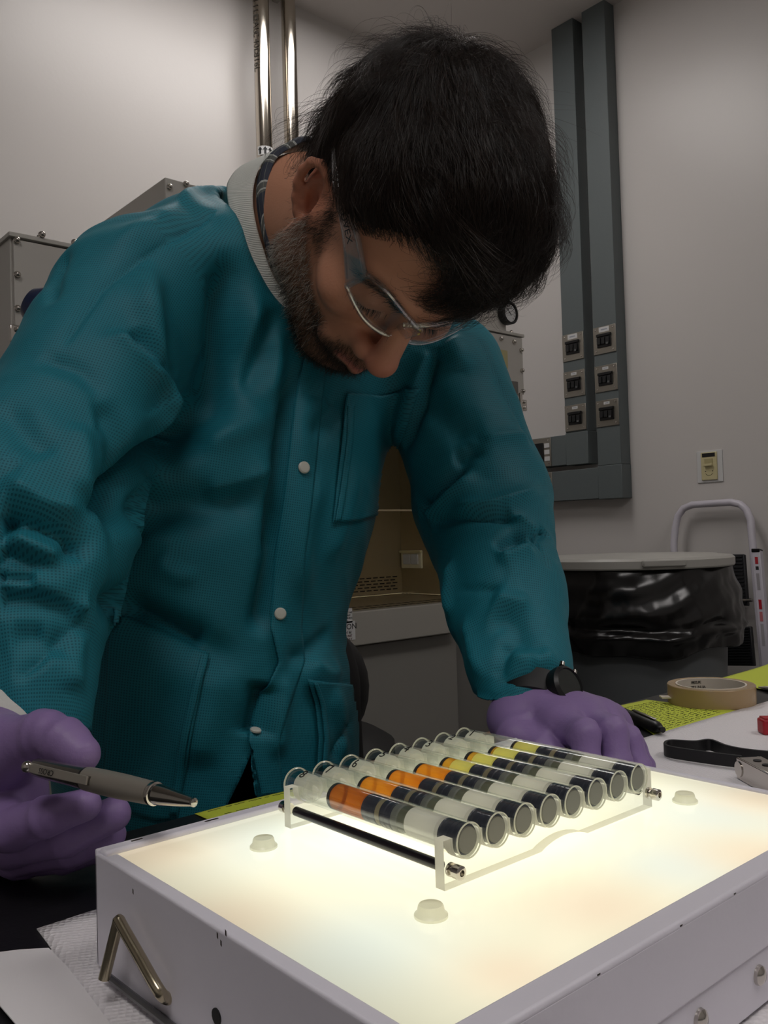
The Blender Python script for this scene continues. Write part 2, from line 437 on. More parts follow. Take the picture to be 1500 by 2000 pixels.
# stand panel and legs under the cabinet
M_skirt = mat('dark grey stand enamel', (132, 129, 124), .5)
MB().box((BX0+.04, BY0+.02, .06), (1.613, BY0+.05, .715)).obj('stand_panel', M_skirt, t, .002)
M_skirt2 = mat('grey stand side', (112, 110, 106), .5)
MB().box((1.615, BY0+.06, .03), (BX1-.01, 2.40, .70)).obj('stand_side', M_skirt2, t, .002)
for x in (BX0+.06, BX1-.06):
    for y in (BY0+.1, 2.36):
        MB().lathe([(.025,0),(.025,.012),(.012,.016),(.012,.06)], (x,y,0), (0,0,1), 16).obj('foot', M_chrome, t)
# bolts with domed heads
def acorn(p, ax, r, parent):
    p = np.array(p); return MB().lathe([(r*1.0,0),(r*1.0,r*.5),(r*.86,r*.62),(r*.86,r*1.05),(r*.66,r*1.45),(r*.3,r*1.68),(1e-6,r*1.74)], p, ax, 14).obj('bolt', M_chrome, parent)
NB = 0
for px, py in ((32,470),(81,459),(145,474),(33,537),(34,603),(988,665-5),(978,662),(1003,668),(1021,685),(1023,725),(1025,765)):
    if px == 988: continue
    q = on_plane(px, py, 1, BY0-.004)
    acorn((min(q[0], BX1-.012), BY0-.004, q[2]), (0,-1,0), .0062, t)
for x in np.arange(BX0+.19, BX1-.2, .098):
    acorn((x, BY0-.004, 1.497), (0,-1,0), .0062, t)
for x in np.arange(BX0+.055, BX1, .118):
    acorn((x, BY0+.012, BZ1+.008), (0,0,1), .0062, t)
# hinges, labels
for px, py, s_ in ((33, 652, 1), (1013, 790, -1)):
    q = on_plane(px, py, 1, BY0-.004); x = q[0] if s_ > 0 else BX1-.016
    hg = MB().box((x-.014, BY0-.012, q[2]-.017), (x+.014, BY0-.004, q[2]+.014)).obj('hinge', M_chrome, t, .002)
    MB().cyl((x+s_*.017, BY0-.016, q[2]-.03), (x+s_*.017, BY0-.016, q[2]+.03), .005, n=12).obj('hinge_pin', M_chrome, hg)
    for dz in (-.009, .006):
        acorn((x-.002, BY0-.012, q[2]+dz), (0,-1,0), .005, hg)
def flat_label(name, px0, py0, px1, py1, y, m, parent):
    a = on_plane(px0, py0, 1, y); b = on_plane(px1, py1, 1, y)
    return MB().box((min(a[0],b[0]), y-.0008, min(a[2],b[2])), (max(a[0],b[0]), y+.0004, max(a[2],b[2]))).obj(name, m, parent), (a+b)/2
M_yel = mat('yellowed label', (176, 166, 122), .6)
flat_label('label_sticker', 940, 676, 992, 720, BY0-.0045, M_yel, t)
flat_label('label_sticker', 985, 742, 1012, 768, BY0-.0045, mat('grey label', (104, 100, 95), .6), t)
la, c = flat_label('caution_label', 640, 1192, 688, 1216, BY0-.0205, M_whitep, t)
for k in range(5):
    text('lettering', ('CAUTION', 'DO NOT OPERATE THIS', 'CABINET WITHOUT', 'THE BLOWER RUNNING', 'AT ALL TIMES')[k], .0055 if k else .007, c+np.array([0.004,-.0012,.013-.0062*k]), (1,0,0), (0,0,1), M_ink, la)
la, c = flat_label('caution_label', 640, 1218, 694, 1249, BY0-.0205, M_whitep, t)
text('lettering', 'CAUTION', .019, c+np.array([0.0,-.0012,.009]), (1,0,0), (0,0,1), M_ink, la)
for k in range(3):
    text('lettering', ('MUST NOT BE', 'CABINET UNIT', 'SERVICE ONLY')[k], .0075, c+np.array([.004,-.0012,-.004-.0075*k]), (1,0,0), (0,0,1), mat('dark red ink', (80, 40, 45), .6) if k else M_ink, la)
# outlet on the inside right wall
a = on_plane(786, 1075, 0, BX1-.057); b = on_plane(826, 1110, 0, BX1-.057)
y0, y1, z0, z1 = min(a[1],b[1]), max(a[1],b[1]), min(a[2],b[2])+.0, max(a[2],b[2])
XI = BX1-.056
ou = MB().box((XI-.008, y0, z0), (XI, y1, z1)).obj('outlet', mat('ivory outlet', (226, 218, 190), .45), t, .002)
MB().box((XI-.014, y0-.002, z1-.008), (XI-.004, y1+.002, z1)).obj('outlet_hood', M_cream, ou, .002)
for s_ in (0, 1):
    MB().box((XI-.012, y0+.012+s_*(y1-y0-.02)/2, z0+.012), (XI-.006, y0+.008+(s_+1)*(y1-y0-.02)/2, z1-.012)).obj('outlet_flap', M_whitep, ou, .002)
# filter housing on top
PX0, PX1, PY0, PZ1 = .828, 1.868, 1.60, 1.714
h_ = thing('filter_housing', 'grey steel filter housing with gauge, bolted on top of the cabinet', 'housing', ((PX0+PX1)/2, PY0+.3, BZ1+.008))
MB().box((PX0, PY0, BZ1+.0085), (PX1, 2.40, PZ1)).obj('shell', M_steelpaint, h_, .003)
for px, py in ((330,366),(362,360)):
    q = on_plane(px, py, 1, PY0); acorn((q[0], PY0, q[2]), (0,-1,0), .0062, h_)
for x in np.arange(PX0+.18, PX1-.04, .075):
    acorn((x, PY0, PZ1-.014), (0,-1,0), .0062, h_)
for x in np.arange(PX0+.12, PX1-.04, .075): acorn((x, PY0+.02, PZ1), (0,0,1), .0055, h_)
q = on_plane(986, 614, 1, PY0)
g = thing('pressure_gauge', 'round dial gauge with a black rim on the filter housing', 'gauge', (q[0], PY0, q[2]))
MB().lathe([(.030,0),(.032,.004),(.032,.022),(.027,.024),(.0245,.018)], (q[0],PY0,q[2]), (0,-1,0), 32).obj('rim', M_black, g)
MB().lathe([(.0255,.0150),(.0255,.0185)], (q[0],PY0,q[2]), (0,-1,0), 32).obj('dial', M_whitep, g)
mb = MB()
for k in range(11):
    a = math.radians(225-27*k); mb.obox((q[0]+.020*math.cos(a), PY0-.0187, q[2]+.020*math.sin(a)), np.array([math.cos(a),0,math.sin(a)])*.003, np.array([-math.sin(a),0,math.cos(a)])*.0005, (0,.0003,0))
mb.obj('scale_marks', M_ink, g)
MB().obox((q[0]-.004, PY0-.0195, q[2]+.004), (-.010,0,.010), (.0005,0,.0005), (0,.0004,0)).obj('needle', M_ink, g)
# navy plastic paddle on the cabinet front
q = at(96, 588, 1.22)
pd = thing('navy_lamp_head', 'dark navy glossy rounded shade peeking out behind the right shoulder', 'lamp head', q)
M_navy = mat('navy enamel', (34, 44, 74), .22)
mb = MB(); prof = [(.002,.0),(.022,.004),(.032,.02),(.036,.045),(.037,.06),(.033,.058),(.030,.04),(.002,.012)]
mb.lathe(prof, q-CR*.03, CR*.9-CU*.5, 28); mb.obj('shade', M_navy, pd)
e_ = q-CR*.03
MB().tube([e_+CR*.004, e_+CR*.10-CU*.16, np.array([e_[0]+.05, BY0+.002, e_[2]-.25])], .006, 8).obj('stem', M_black, pd)

# ------------------------------------------------------------------ trash can with bag
Lc = np.array([2.33, 1.525, 0])
can = thing('trash_can', 'round grey trash can with flat lid and black liner by right wall', 'trash can', (*Lc[:2], 0))
M_can = mat('grey can plastic', (96, 100, 102), .5, bump=.03, bscale=60)
M_lid = mat('pale grey lid plastic', (176, 174, 168), .42)
MB().lathe([(.20,0),(.215,.02),(.262,.55),(.275,.855),(.268,.855),(.255,.55),(.205,.03),(.001,.025)], (Lc[0],Lc[1],0), (0,0,1), 56).obj('can_body', M_can, can)
lid = MB().lathe([(.292,0),(.295,.004),(.295,.024),(.287,.031),(.25,.033),(.245,.036),(.001,.038)], (Lc[0],Lc[1],.856), (0,0,1), 64).obj('lid', M_lid, can)
for a in (math.radians(230), math.radians(50)):
    c_ = np.array([Lc[0]+.29*math.cos(a), Lc[1]+.29*math.sin(a), .874])
    u_ = np.array([-math.sin(a), math.cos(a), 0])*.06; n_ = np.array([math.cos(a), math.sin(a), 0])*.012
    MB().obox(c_, u_, n_, (0,0,.010)).obj('lid_tab', M_lid, lid, .004)
# crumpled bag skirt: rings with noise, real pleats
M_bag = mat('black bin liner', (9, 9, 10), .24, spec=.6)
nA, nH = 180, 40
A = np.arange(nA)/nA*2*math.pi
ph = rng.uniform(0, 6.28, 12)
V = []
for k in range(nH):
    h = k/(nH-1); z = .858-h*.235
    prof_r = .279+.028*math.sin(h*math.pi*.9)+.012*(h**2)
    w = (.0035*np.sin(7*A+ph[0]+4*h)+.0020*np.sin(15*A+ph[1]-6*h)+.0012*np.sin(29*A+ph[2]+9*h)+.0006*np.sin(53*A+ph[3]-12*h))*(.3+1.1*h)
    w += .006*np.sin(5*A+ph[4]+7*h)*np.sin(13*h+2*np.sin(3*A+ph[5]))
    band_ = np.exp(-((h-.78)/.05)**2)*.010*(1+.6*np.sin(11*A+ph[6])) - np.exp(-((h-.68)/.05)**2)*.007*(1+.5*np.sin(7*A+ph[7]))
    r_ = prof_r+w+band_
    zz = z + (.012*np.sin(3*A+ph[8])+.006*np.sin(8*A+ph[9]))*h
    V.append(np.stack([Lc[0]+r_*np.cos(A), Lc[1]+r_*np.sin(A), zz], -1))
V = np.concatenate(V)
Fq = np.array([(k*nA+i, k*nA+(i+1) % nA, (k+1)*nA+(i+1) % nA, (k+1)*nA+i) for k in range(nH-1) for i in range(nA)])
o = mesh_obj('bin_liner', V, Fq, M_bag, can)
md = o.modifiers.new('thick', 'SOLIDIFY'); md.thickness = .0012; md.offset = -1
# bunched corner of the liner
mb = MB()
c0 = Lc+np.array([.305*math.cos(math.radians(-38)), .305*math.sin(math.radians(-38)), .655])
bm_pts = []
for i in range(9):
    a = math.radians(-38+(i-4)*4)
    for j in range(7):
        r_ = .302+.022*math.sin(j/6*math.pi)*(1 if i % 2 else .35)*(1-abs(i-4)/5)
        bm_pts.append((Lc[0]+r_*math.cos(a), Lc[1]+r_*math.sin(a), .700-.075*j/6+.006*math.sin(i*2.1)))
mb.add(bm_pts, [(i*7+j, (i+1)*7+j, (i+1)*7+j+1, i*7+j+1) for i in range(8) for j in range(6)])
o = mb.obj('liner_tuft', M_bag, can, sharp=80)
md = o.modifiers.new('thick', 'SOLIDIFY'); md.thickness = .001

# ------------------------------------------------------------------ folded step stool leaning on the right wall
ST = thing('step_stool', 'folded white step stool with black ribbed treads against right wall', 'step stool', (2.75, 1.45, 0))
M_tubew = mat('white enamelled tube', (198, 194, 204), .35)
def sp(px, py, x=None):
    """a point of the leaning frame: plane from (XR-.03 at z 1.06) outwards to XR-.22 on the floor"""
    P0 = np.array([XR-.035, 0, 1.06]); n = np.array([1.06, 0, -.19]); n /= np.linalg.norm(n)
    r = at(px, py, 1)-CC; tt = ((P0-CC)@n)/(r@n); return CC+r*tt
top = [sp(*p) for p in ((1316,1062),(1319,1030),(1324,1008),(1335,993),(1352,986),(1395,983),(1428,981),(1446,985),(1458,996),(1466,1015),(1468,1040))]
legL = top[0]; legR = top[-1]
def to_floor(p, ref):
    q = sp(*ref); d = q-p; s_ = (0.016-p[2])/d[2]; return p+d*s_
botL = to_floor(legL, (1325, 1290)); botR = to_floor(legR, (1492, 1300))
MB().tube([botL]+top+[botR], .0125, 14).obj('frame_tube', M_tubew, ST)
for b_ in (botL, botR):
    MB().cyl((b_[0],b_[1],0), (b_[0],b_[1],.05), .017, n=14).obj('rubber_foot', M_blackr, ST)
M_tread = mat('black ribbed tread', (15, 16, 20), .5)
def tread(p0, p1, p2, p3):
    q = [sp(*p) for p in (p0,p1,p2,p3)]
    n = np.array([-1.06,0,.19]); n /= np.linalg.norm(n)
    c = sum(q)/4; u = ((q[1]-q[0])+(q[2]-q[3]))/4; v = ((q[3]-q[0])+(q[2]-q[1]))/4
    tr_ = MB().obox(c+n*.0, u, v, n*.008).obj('tread', M_tread, ST, .003)
    for k in range(14):
        f_ = -0.9+1.8*k/13
        MB().obox(c+v*f_+n*.009, u*.94, v*.030, n*.0022).obj('tread_rib', M_tread, tr_)
    return c
tread((1338,1082),(1456,1084),(1462,1182),(1345,1180))
tread((1338,1226),(1468,1224),(1476,1300),(1342,1300))
MB().tube([sp(1452,1172)-np.array([.01,0,0]), sp(1472,1172)-np.array([.01,0,0])], .006, 8).obj('pivot_bolt', M_chrome, ST)
rail = [sp(1474,1076), sp(1490,1078), sp(1520,1330), sp(1494,1310)]
nrm = np.array([-1.06,0,.19]); nrm /= np.linalg.norm(nrm)
rl = MB().prism([(0,0),(1,0),(1,1),(0,1)], rail[0], np.array([0,rail[1][1]-rail[0][1],0]), rail[3]-rail[0], nrm*.022).obj('side_rail', M_tubew, ST, .002)
MB().obox((rail[0]+rail[1])/2+nrm*.012, (0,.014,0), (.0,0,.006), nrm*.013).obj('rail_cap', M_black, ST, .002)
for k, (f0, f1, m_) in enumerate(((.06,.12,M_red),(.14,.17,M_ink),(.20,.34,mat('grey print', (150,146,150), .6)),(.42,.50,M_red),(.52,.60,mat('pale red print', (190,110,115), .6)),(.62,.80,mat('grey print b', (160,156,160), .6)))):
    a_ = rail[0]+(rail[3]-rail[0])*f0+nrm*.0224; b_ = rail[0]+(rail[3]-rail[0])*f1+nrm*.0224
    MB().obox((a_+b_)/2+np.array([0,-.014,0]), (0,.005,0), (b_-a_)/2, nrm*.0003).obj('warning_print', m_, rl)
# ------------------------------------------------------------------ bench
ZB = .76
bt = thing('lab_bench', 'black topped lab bench the man leans on', 'bench', (.5, .2, 0))
MB().box((-1.2, -.55, ZB-.03), (1.9, .609, ZB)).obj('bench_top', M_bench, bt, .003)
MB().box((.50, .610, ZB-.032), (.80, .632, ZB-.001)).obj('wooden_edge', M_wood, bt, .002)
M_cab = mat('beige bench cabinet', (150, 146, 138), .5)
for k in range(5):
    x0 = -1.18+k*.615
    MB().box((x0, -.5, .09), (x0+.60, .52, ZB-.034)).obj('base_cabinet', M_cab, bt, .003)
    MB().box((x0+.01, .521, .12), (x0+.59, .539, ZB-.06)).obj('cabinet_door', M_cab, bt, .003)
def sheet(name, poly, z, th, m, seg=1):
    """thin sheet lying flat, polygon corners in world x, y (subdivided edges)"""
    mb = MB(); mb.prism(poly, (0,0,z), (1,0,0), (0,1,0), (0,0,th)); return mb
def bp(px, py, z=ZB): return tuple(on_plane(px, py, 2, z)[:2])

# bench paper under the box and to its right; its left end has a smooth folded band
pad = thing('bench_paper', 'white quilted bench paper spread under and beside the light box', 'bench paper', (.6, .3, ZB))
mb = MB()
nx, ny = 120, 40
V, Fq = [], []
leftc = [bp(28,2000), bp(100,1925) , bp(95,1857), bp(200,1805)]
for i in range(nx+1):
    for j in range(ny+1):
        u = i/nx; v = j/ny
        yl = .06+(.488-.06)*v
        xl = .152+.020*math.sin(v*9)*.3+.012*max(0,v-.85)/.15
        x = xl+(1.28-xl)*u; y = yl+.003*math.sin(14*u)*(1 if v > .9 else 0)
        z = ZB+.0012+.0006*math.sin(23*u+4*v)*math.sin(9*v)
        V.append((x, y, z))
for i in range(nx):
    for j in range(ny):
        Fq.append((i*(ny+1)+j, (i+1)*(ny+1)+j, (i+1)*(ny+1)+j+1, i*(ny+1)+j+1))
M_quilt = mat('quilted bench paper', (236, 232, 235), .5, spec=.4)
nt = M_quilt.node_tree; b_ = nt.nodes['Principled BSDF']
tc = nt.nodes.new('ShaderNodeTexCoord'); mp = nt.nodes.new('ShaderNodeMapping')
mp.inputs['Rotation'].default_value = (0, 0, .5); mp.inputs['Scale'].default_value = (330, 330, 330)
vor = nt.nodes.new('ShaderNodeTexVoronoi'); vor.inputs['Scale'].default_value = 1.0; vor.inputs['Randomness'].default_value = .35
bpn = nt.nodes.new('ShaderNodeBump'); bpn.inputs['Strength'].default_value = .8; bpn.inputs['Distance'].default_value = .0012
nt.links.new(tc.outputs['Object'], mp.inputs['Vector']); nt.links.new(mp.outputs['Vector'], vor.inputs['Vector'])
nt.links.new(vor.outputs['Distance'], bpn.inputs['Height']); nt.links.new(bpn.outputs['Normal'], b_.inputs['Normal'])
mesh_obj('sheet', V, Fq, M_quilt, pad)
o = pad.children[-1]; md = o.modifiers.new('thick', 'SOLIDIFY'); md.thickness = .0008; md.offset = -1
# folded smooth border at the left end
ed = [(-.03, 2020), (28, 2000)]
out = [bp(x, y, ZB+.002) for x, y in ((30,2003),(0,1968),(-60,1900),(-60,1880),(0,1863),(40,1858),(95,1855),(130,1890),(165,1935),(215,2003),(180,2060),(80,2060))]
mb = MB(); mb.prism([(p[0], p[1]) for p in out], (0,0,ZB+.0024), (1,0,0), (0,1,0), (0,0,.0006))
mb.obj('folded_border', mat('smooth paper border', (238, 235, 237), .6), pad, sharp=80)
out = [bp(x, y, ZB+.001) for x, y in ((95,1857),(120,1840),(150,1825),(200,1804),(260,1790),(260,1990),(215,2003),(165,1935),(130,1890))]
mb = MB(); mb.prism([(p[0], p[1]) for p in out], (0,0,ZB+.0001), (1,0,0), (0,1,0), (0,0,.0006)); mb.obj('sheet_corner', M_quilt, pad, sharp=80)

# ------------------------------------------------------------------ light box
LX0, LX1, LY0, LY1, LZ = .172, .486, .181, .421, .817
lb = thing('light_box', 'white enamelled light box with glowing milky top under the vial rack', 'light box', ((LX0+LX1)/2, (LY0+LY1)/2, ZB))
zb0 = ZB+.003
RW = .009
# lid: four walls with a rolled rim
MB().box((LX0, LY0, zb0), (LX0+.0025, LY1, LZ)).obj('side_wall', M_boxpaint, lb, .001)
MB().box((LX1-.0025, LY0, zb0), (LX1, LY1, LZ)).obj('side_wall', M_boxpaint, lb, .001)
MB().box((LX0, LY1-.0025, zb0), (LX1, LY1, LZ+.002)).obj('back_wall', M_boxpaint, lb, .0008)
MB().box((LX0, LY0, LZ-.030), (LX1, LY0+.0025, LZ)).obj('front_wall', M_boxpaint, lb, .001)
MB().box((LX0+.0005, LY0+.0015, zb0), (LX1-.0005, LY0+.004, LZ-.031)).obj('tray_front', M_boxpaint, lb, .0008)
MB().box((LX0+.002, LY0+.004, zb0), (LX1-.002, LY1-.002, zb0+.003)).obj('tray_floor', M_boxpaint, lb)
MB().box((LX0+.0015, LY1-RW, LZ-.0015), (LX1-.0015, LY1-.001, LZ+.0022)).obj('rim', M_boxpaint, lb, .0015)
MB().box((LX0, LY0, LZ-.002), (LX1, LY0+.012, LZ+.0016)).obj('rim', M_boxpaint, lb, .0016, 3)
MB().box((LX0, LY0+.013, LZ-.002), (LX0+.0075, LY1-.010, LZ+.0005)).obj('rim', M_boxpaint, lb, .002, 3)
MB().box((LX1-.0050, LY0+.013, LZ-.002), (LX1, LY1-.010, LZ+.0012)).obj('rim', M_boxpaint, lb, .0016, 3)
# glowing acrylic panel: edges and warmth follow the lamps behind it
PZ = LZ-.0003
M_panel = bpy.data.materials.new('glowing acrylic'); M_panel.use_nodes = True
nt = M_panel.node_tree; b_ = nt.nodes['Principled BSDF']
b_.inputs['Roughness'].default_value = .12; b_.inputs['Base Color'].default_value = (.16, .16, .15, 1)
b_.inputs['Specular IOR Level'].default_value = .35
geo = nt.nodes.new('ShaderNodeNewGeometry'); sx = nt.nodes.new('ShaderNodeSeparateXYZ')
nt.links.new(geo.outputs['Position'], sx.inputs[0])
def mnode(op, a, b=None, c=None, clamp=False):
    n = nt.nodes.new('ShaderNodeMath'); n.operation = op; n.use_clamp = clamp
    for i, v in enumerate((a, b, c)):
        if v is None: continue
        if isinstance(v, (int, float)): n.inputs[i].default_value = v
        else: nt.links.new(v, n.inputs[i])
    return n.outputs[0]
def edge_falloff(s, lo, hi, w):
    a = mnode('DIVIDE', mnode('SUBTRACT', s, lo), w, clamp=True); b = mnode('DIVIDE', mnode('SUBTRACT', hi, s), w, clamp=True)
    return mnode('MULTIPLY', mnode('SMOOTH_MIN', a, 1, .3), mnode('SMOOTH_MIN', b, 1, .3))
edge = mnode('MULTIPLY', edge_falloff(sx.outputs[0], LX0-.006, LX1+.014, .05), edge_falloff(sx.outputs[1], LY0-.03, LY1+.008, .05))
stren = mnode('MULTIPLY_ADD', edge, .50, .50)
_dx = mnode('DIVIDE', mnode('SUBTRACT', sx.outputs[0], (LX0+LX1)/2+.008), .085); _dy = mnode('DIVIDE', mnode('SUBTRACT', sx.outputs[1], .328), .060)
_rr = mnode('ADD', mnode('MULTIPLY', _dx, _dx), mnode('MULTIPLY', _dy, _dy))
stren = mnode('MULTIPLY', stren, mnode('MULTIPLY_ADD', mnode('EXPONENT', mnode('MULTIPLY', _rr, -1.0)), .80, 1.0))  # extra glow added under the rack to brighten the vials
def lamp_patch(spots, w):
    tot = None
    for px, py, r in spots:
        q = on_plane(px, py, 2, LZ)
        ax_ = mnode('DIVIDE', mnode('SUBTRACT', sx.outputs[0], float(q[0])), r); ay_ = mnode('DIVIDE', mnode('SUBTRACT', sx.outputs[1], float(q[1])), r)
        g = mnode('EXPONENT', mnode('MULTIPLY', mnode('ADD', mnode('MULTIPLY', ax_, ax_), mnode('MULTIPLY', ay_, ay_)), -1.0))
        tot = g if tot is None else mnode('ADD', tot, g)
    return mnode('MULTIPLY', tot, w, clamp=True)
def mix_col(prev, fac, rgb):
    mx = nt.nodes.new('ShaderNodeMix'); mx.data_type = 'RGBA'; nt.links.new(fac, mx.inputs['Factor'])
    if isinstance(prev, tuple): mx.inputs['A'].default_value = (*prev, 1)
    else: nt.links.new(prev, mx.inputs['A'])
    mx.inputs['B'].default_value = (*rgb, 1); return mx.outputs['Result']
pc_ = mix_col((1.0, .95, .68), lamp_patch(((530,1640,.045),(690,1850,.040),(1400,1585,.045),(1330,1690,.03)), .95), (.86, .91, .78))
pc_ = mix_col(pc_, lamp_patch(((285,1665,.035),(430,1800,.03),(1170,1770,.030),(1000,1900,.020),(1480,1670,.03),(1490,1560,.03)), .95), (.97, .80, .56))
nt.links.new(pc_, b_.inputs['Emission Color'])
nt.links.new(mnode('MULTIPLY', stren, PANEL_GLOW), b_.inputs['Emission Strength'])
MB().box((LX0+.004, LY0+.010, PZ-.004), (LX1-.003, LY1-.008, PZ)).obj('acrylic_panel', M_panel, lb)
# screws, slot, scuffs
def dome_screw(p, ax, r, parent, m=None):
    s_ = MB().lathe([(r,0),(r*.95,r*.35),(r*.6,r*.62),(1e-6,r*.72)], p, ax, 16).obj('screw', m or M_chrome, parent)
    return s_
for px, py in ((1481,1904),(1366,1990)):
    q = on_plane(px, py, 1, LY0+.0015); dome_screw((q[0], LY0+.0015, q[2]), (0,-1,0), .0042, lb)
q = on_plane(424, 1985, 0, LX0); MB().lathe([(.0032,0),(.0032,.0006)], (LX0,q[1],q[2]), (-1,0,0), 14).obj('vent_hole', M_ink, lb)
M_scuff = mat('bare metal scuff', (60, 52, 48), .6)
for px, py, pl in ((425,1827,0),(432,1842,0),(441,1822,0),(260,1741,0)):
    q = on_plane(px, py, 0, LX0)
    MB().obox((LX0-.00005, q[1], q[2]), (.0001,0,0), (0,.0004,.0002), (0,0,.0010)).obj('paint_chip', M_scuff, lb)
for px, py in ((410,1598),(272,1643),(398,1597)):
    q = on_plane(px, py, 2, LZ+.0022); MB().obox((q[0], LY1-.004, LZ+.0022), (.003,0,0), (0,.0007,0), (0,0,.00012)).obj('paint_chip', M_scuff, lb)
for px, py in ((1435,1738),(1340,1803),(1190,1903)):
    q = on_plane(px, py, 2, LZ+.0016); MB().obox((q[0], LY0+.0003, LZ), (.0009,0,0), (0,.0003,0), (0,0,.0003)).obj('paint_chip', M_scuff, lb)
# wire stand folded against the left side
M_nickel = mat('nickel wire', (186, 176, 152), .24, metal=1.0)
ws = thing('wire_stand', 'nickel wire stand bent in a V on the left side of light box', 'stand', (LX0-.01, .39, ZB+.003))
Aq = on_plane(232, 1797, 0, LX0-.006); Bq = on_plane(203, 1912, 0, LX0-.012); Cq = on_plane(312, 1938, 0, LX0-.005); Dq = on_plane(331, 1950, 0, LX0+.0005)
Bq[2] = max(Bq[2], ZB+.0045); 
def smooth_path(pts, n=6):
    P = [np.array(p, float) for p in pts]; out = []
    for i in range(len(P)-1):
        p0 = P[max(i-1,0)]; p1 = P[i]; p2 = P[i+1]; p3 = P[min(i+2,len(P)-1)]
        for k in range(n):
            t_ = k/n; out.append(.5*((2*p1)+(-p0+p2)*t_+(2*p0-5*p1+4*p2-p3)*t_*t_+(-p0+3*p1-3*p2+p3)*t_**3))
    out.append(P[-1]); return out
up_ = np.array([0,0,1.])
MB().tube(smooth_path([Bq, Bq*.5+Aq*.5, Aq*.93+Bq*.07, Aq, Aq*.93+Cq*.07, Aq*.5+Cq*.5, Cq*.97+Aq*.03, Cq*.4+Dq*.6-up_*.0008, Dq]), .0026, 12).obj('wire', M_nickel, ws)
q0 = on_plane(206, 1903, 2, ZB+.006); q1 = on_plane(335, 2004, 2, ZB+.006); 
MB().cyl(q0, q0+(q1-q0)*2.0, .0017, n=10).obj('cross_rod', mat('grey rod', (120, 120, 122), .35, metal=.8), ws)
# silicone bumpers on the panel
M_sil = mat('cloudy silicone', (226, 222, 200), .35, Transmission_Weight=.55)
for (px, py), lab in zip(((515,1655),(842,1790),(1338,1566)), ('clear round rubber bumper left of the vial rack on the glowing panel', 'clear round rubber bumper in front of the black rod, nearest the viewer', 'clear round rubber bumper right of the rack near the far corner')):
    q = on_plane(px, py, 2, PZ)
    bmp = MB().lathe([(.0068,0),(.0068,.0010),(.0056,.0022),(.0051,.0044),(.0047,.0049),(.001,.0046)], (0,0,0), (0,0,1), 28).obj('rubber_bumper', M_sil)
    bmp.location = (q[0], q[1], PZ); tag(bmp, lab, 'bumper', 'rubber bumpers on the light box')

# ------------------------------------------------------------------ acrylic rack with eight glass vials
RXa, RXb, RYf, RYb = .2595, .4175, .2665, .385
NT = 8; PITCH = (RXb-RXa-.009)/NT
tx = [RXa+.0045+PITCH*(k+.5) for k in range(NT)]
TR = .0080
ZT = LZ+.0185
rk = thing('vial_rack', 'clear acrylic rack with scalloped end plates and black rods on light box', 'rack', ((RXa+RXb)/2, (RYf+RYb)/2, LZ))
M_acr = clear_sheet('clear acrylic', (.97, .97, .955), .02, .06, .5)
M_frost = milky('frosted acrylic edge', (244, 242, 234), .55)
def plate_poly(front):
    ztop = .0208; poly = [(RXa,0)]
    if front:
        xm = (RXa+RXb)/2+.003
        poly += [(xm-.018+.036*k/12, .0036*math.sin(math.pi*k/12)**.8) for k in range(13)]
    poly += [(RXb,0),(RXb,ztop)]
    for k in reversed(range(NT)):
        r_ = TR+.0004
        poly.append((tx[k]+r_, ztop))
        poly += [(tx[k]+r_*math.cos(math.pi*j/12), .0185-r_*math.sin(math.pi*j/12)) for j in range(13)]
        poly.append((tx[k]-r_, ztop))
    poly.append((RXa, ztop)); return poly
for front, y0_, y1_ in ((True, RYf, RYf+.0055), (False, RYb-.0055, RYb)):
    poly = plate_poly(front); n = len(poly)
    mb = MB(); mb.prism(poly, (0, y0_, LZ+.0002), (1,0,0), (0,0,1), (0, y1_-y0_, 0))
    pl = mb.obj('end_plate', M_acr, rk, sharp=30)
    pl.data.materials.append(M_frost)
    for f_ in pl.data.polygons:
        if abs(f_.normal.y) < .5: f_.material_index = 1
M_rod = mat('black rod', (20, 14, 20), .3)
for x, z in ((RXa+.0035, LZ+.0085), (RXb-.0035, LZ+.0085)):
    rd = MB().cyl((x, RYf+.0055, z), (x, RYb-.0055, z), .0024, n=16).obj('rod', M_rod, rk)
    for y, s_ in ((RYf, -1), (RYb, 1)):
        MB().lathe([(.0030,0),(.0030,.0012),(.0018,.0013),(.0018,.0030),(.0030,.0031),(.0030,.0066),(.0024,.0070),(.0014,.0071),(.0012,.0055)], (x, y, z), (0, s_, 0), 16).obj('cap_screw', M_chrome, rd)
# one vial, built in local space: axis along +y, front end at y = 0
M_glass = clear_sheet('vial glass', (.985, .995, .99), .035, .03, .5)
M_rim = milky('ground glass rim', (244, 244, 232), .5)
M_cap = milky('frosted stopper', (250, 249, 242), .5, .35, .35)
M_plung = mat('navy black rubber', (44, 50, 64), .30, spec=.6)
M_face = mat('grey rubber face', (124, 124, 116), .6)
M_grey = milky('translucent grey plug', (150, 152, 145), .4, .35)
M_beige = milky('beige ring', (186, 174, 140), .4)
M_lab = milky('paper label', (252, 250, 246), .55)
M_clearf = clear_sheet('clear fluid', (.86, .87, .83), .02, .02, .5)
M_yell = milky('pale yellow band', (255, 252, 178), .65, .3)
def amber(name, rgb):
    m = mat(name, rgb, .05); b = m.node_tree.nodes['Principled BSDF']
    b.inputs['Transmission Weight'].default_value = .80; b.inputs['IOR'].default_value = 1.06
    tl = m.node_tree.nodes.new('ShaderNodeBsdfTranslucent'); tl.inputs[0].default_value = (*lin(rgb), 1)
    mx = m.node_tree.nodes.new('ShaderNodeMixShader'); mx.inputs[0].default_value = .45
    m.node_tree.links.new(b.outputs[0], mx.inputs[1]); m.node_tree.links.new(tl.outputs[0], mx.inputs[2]); m.node_tree.links.new(mx.outputs[0], m.node_tree.nodes['Material Output'].inputs['Surface'])
    return m
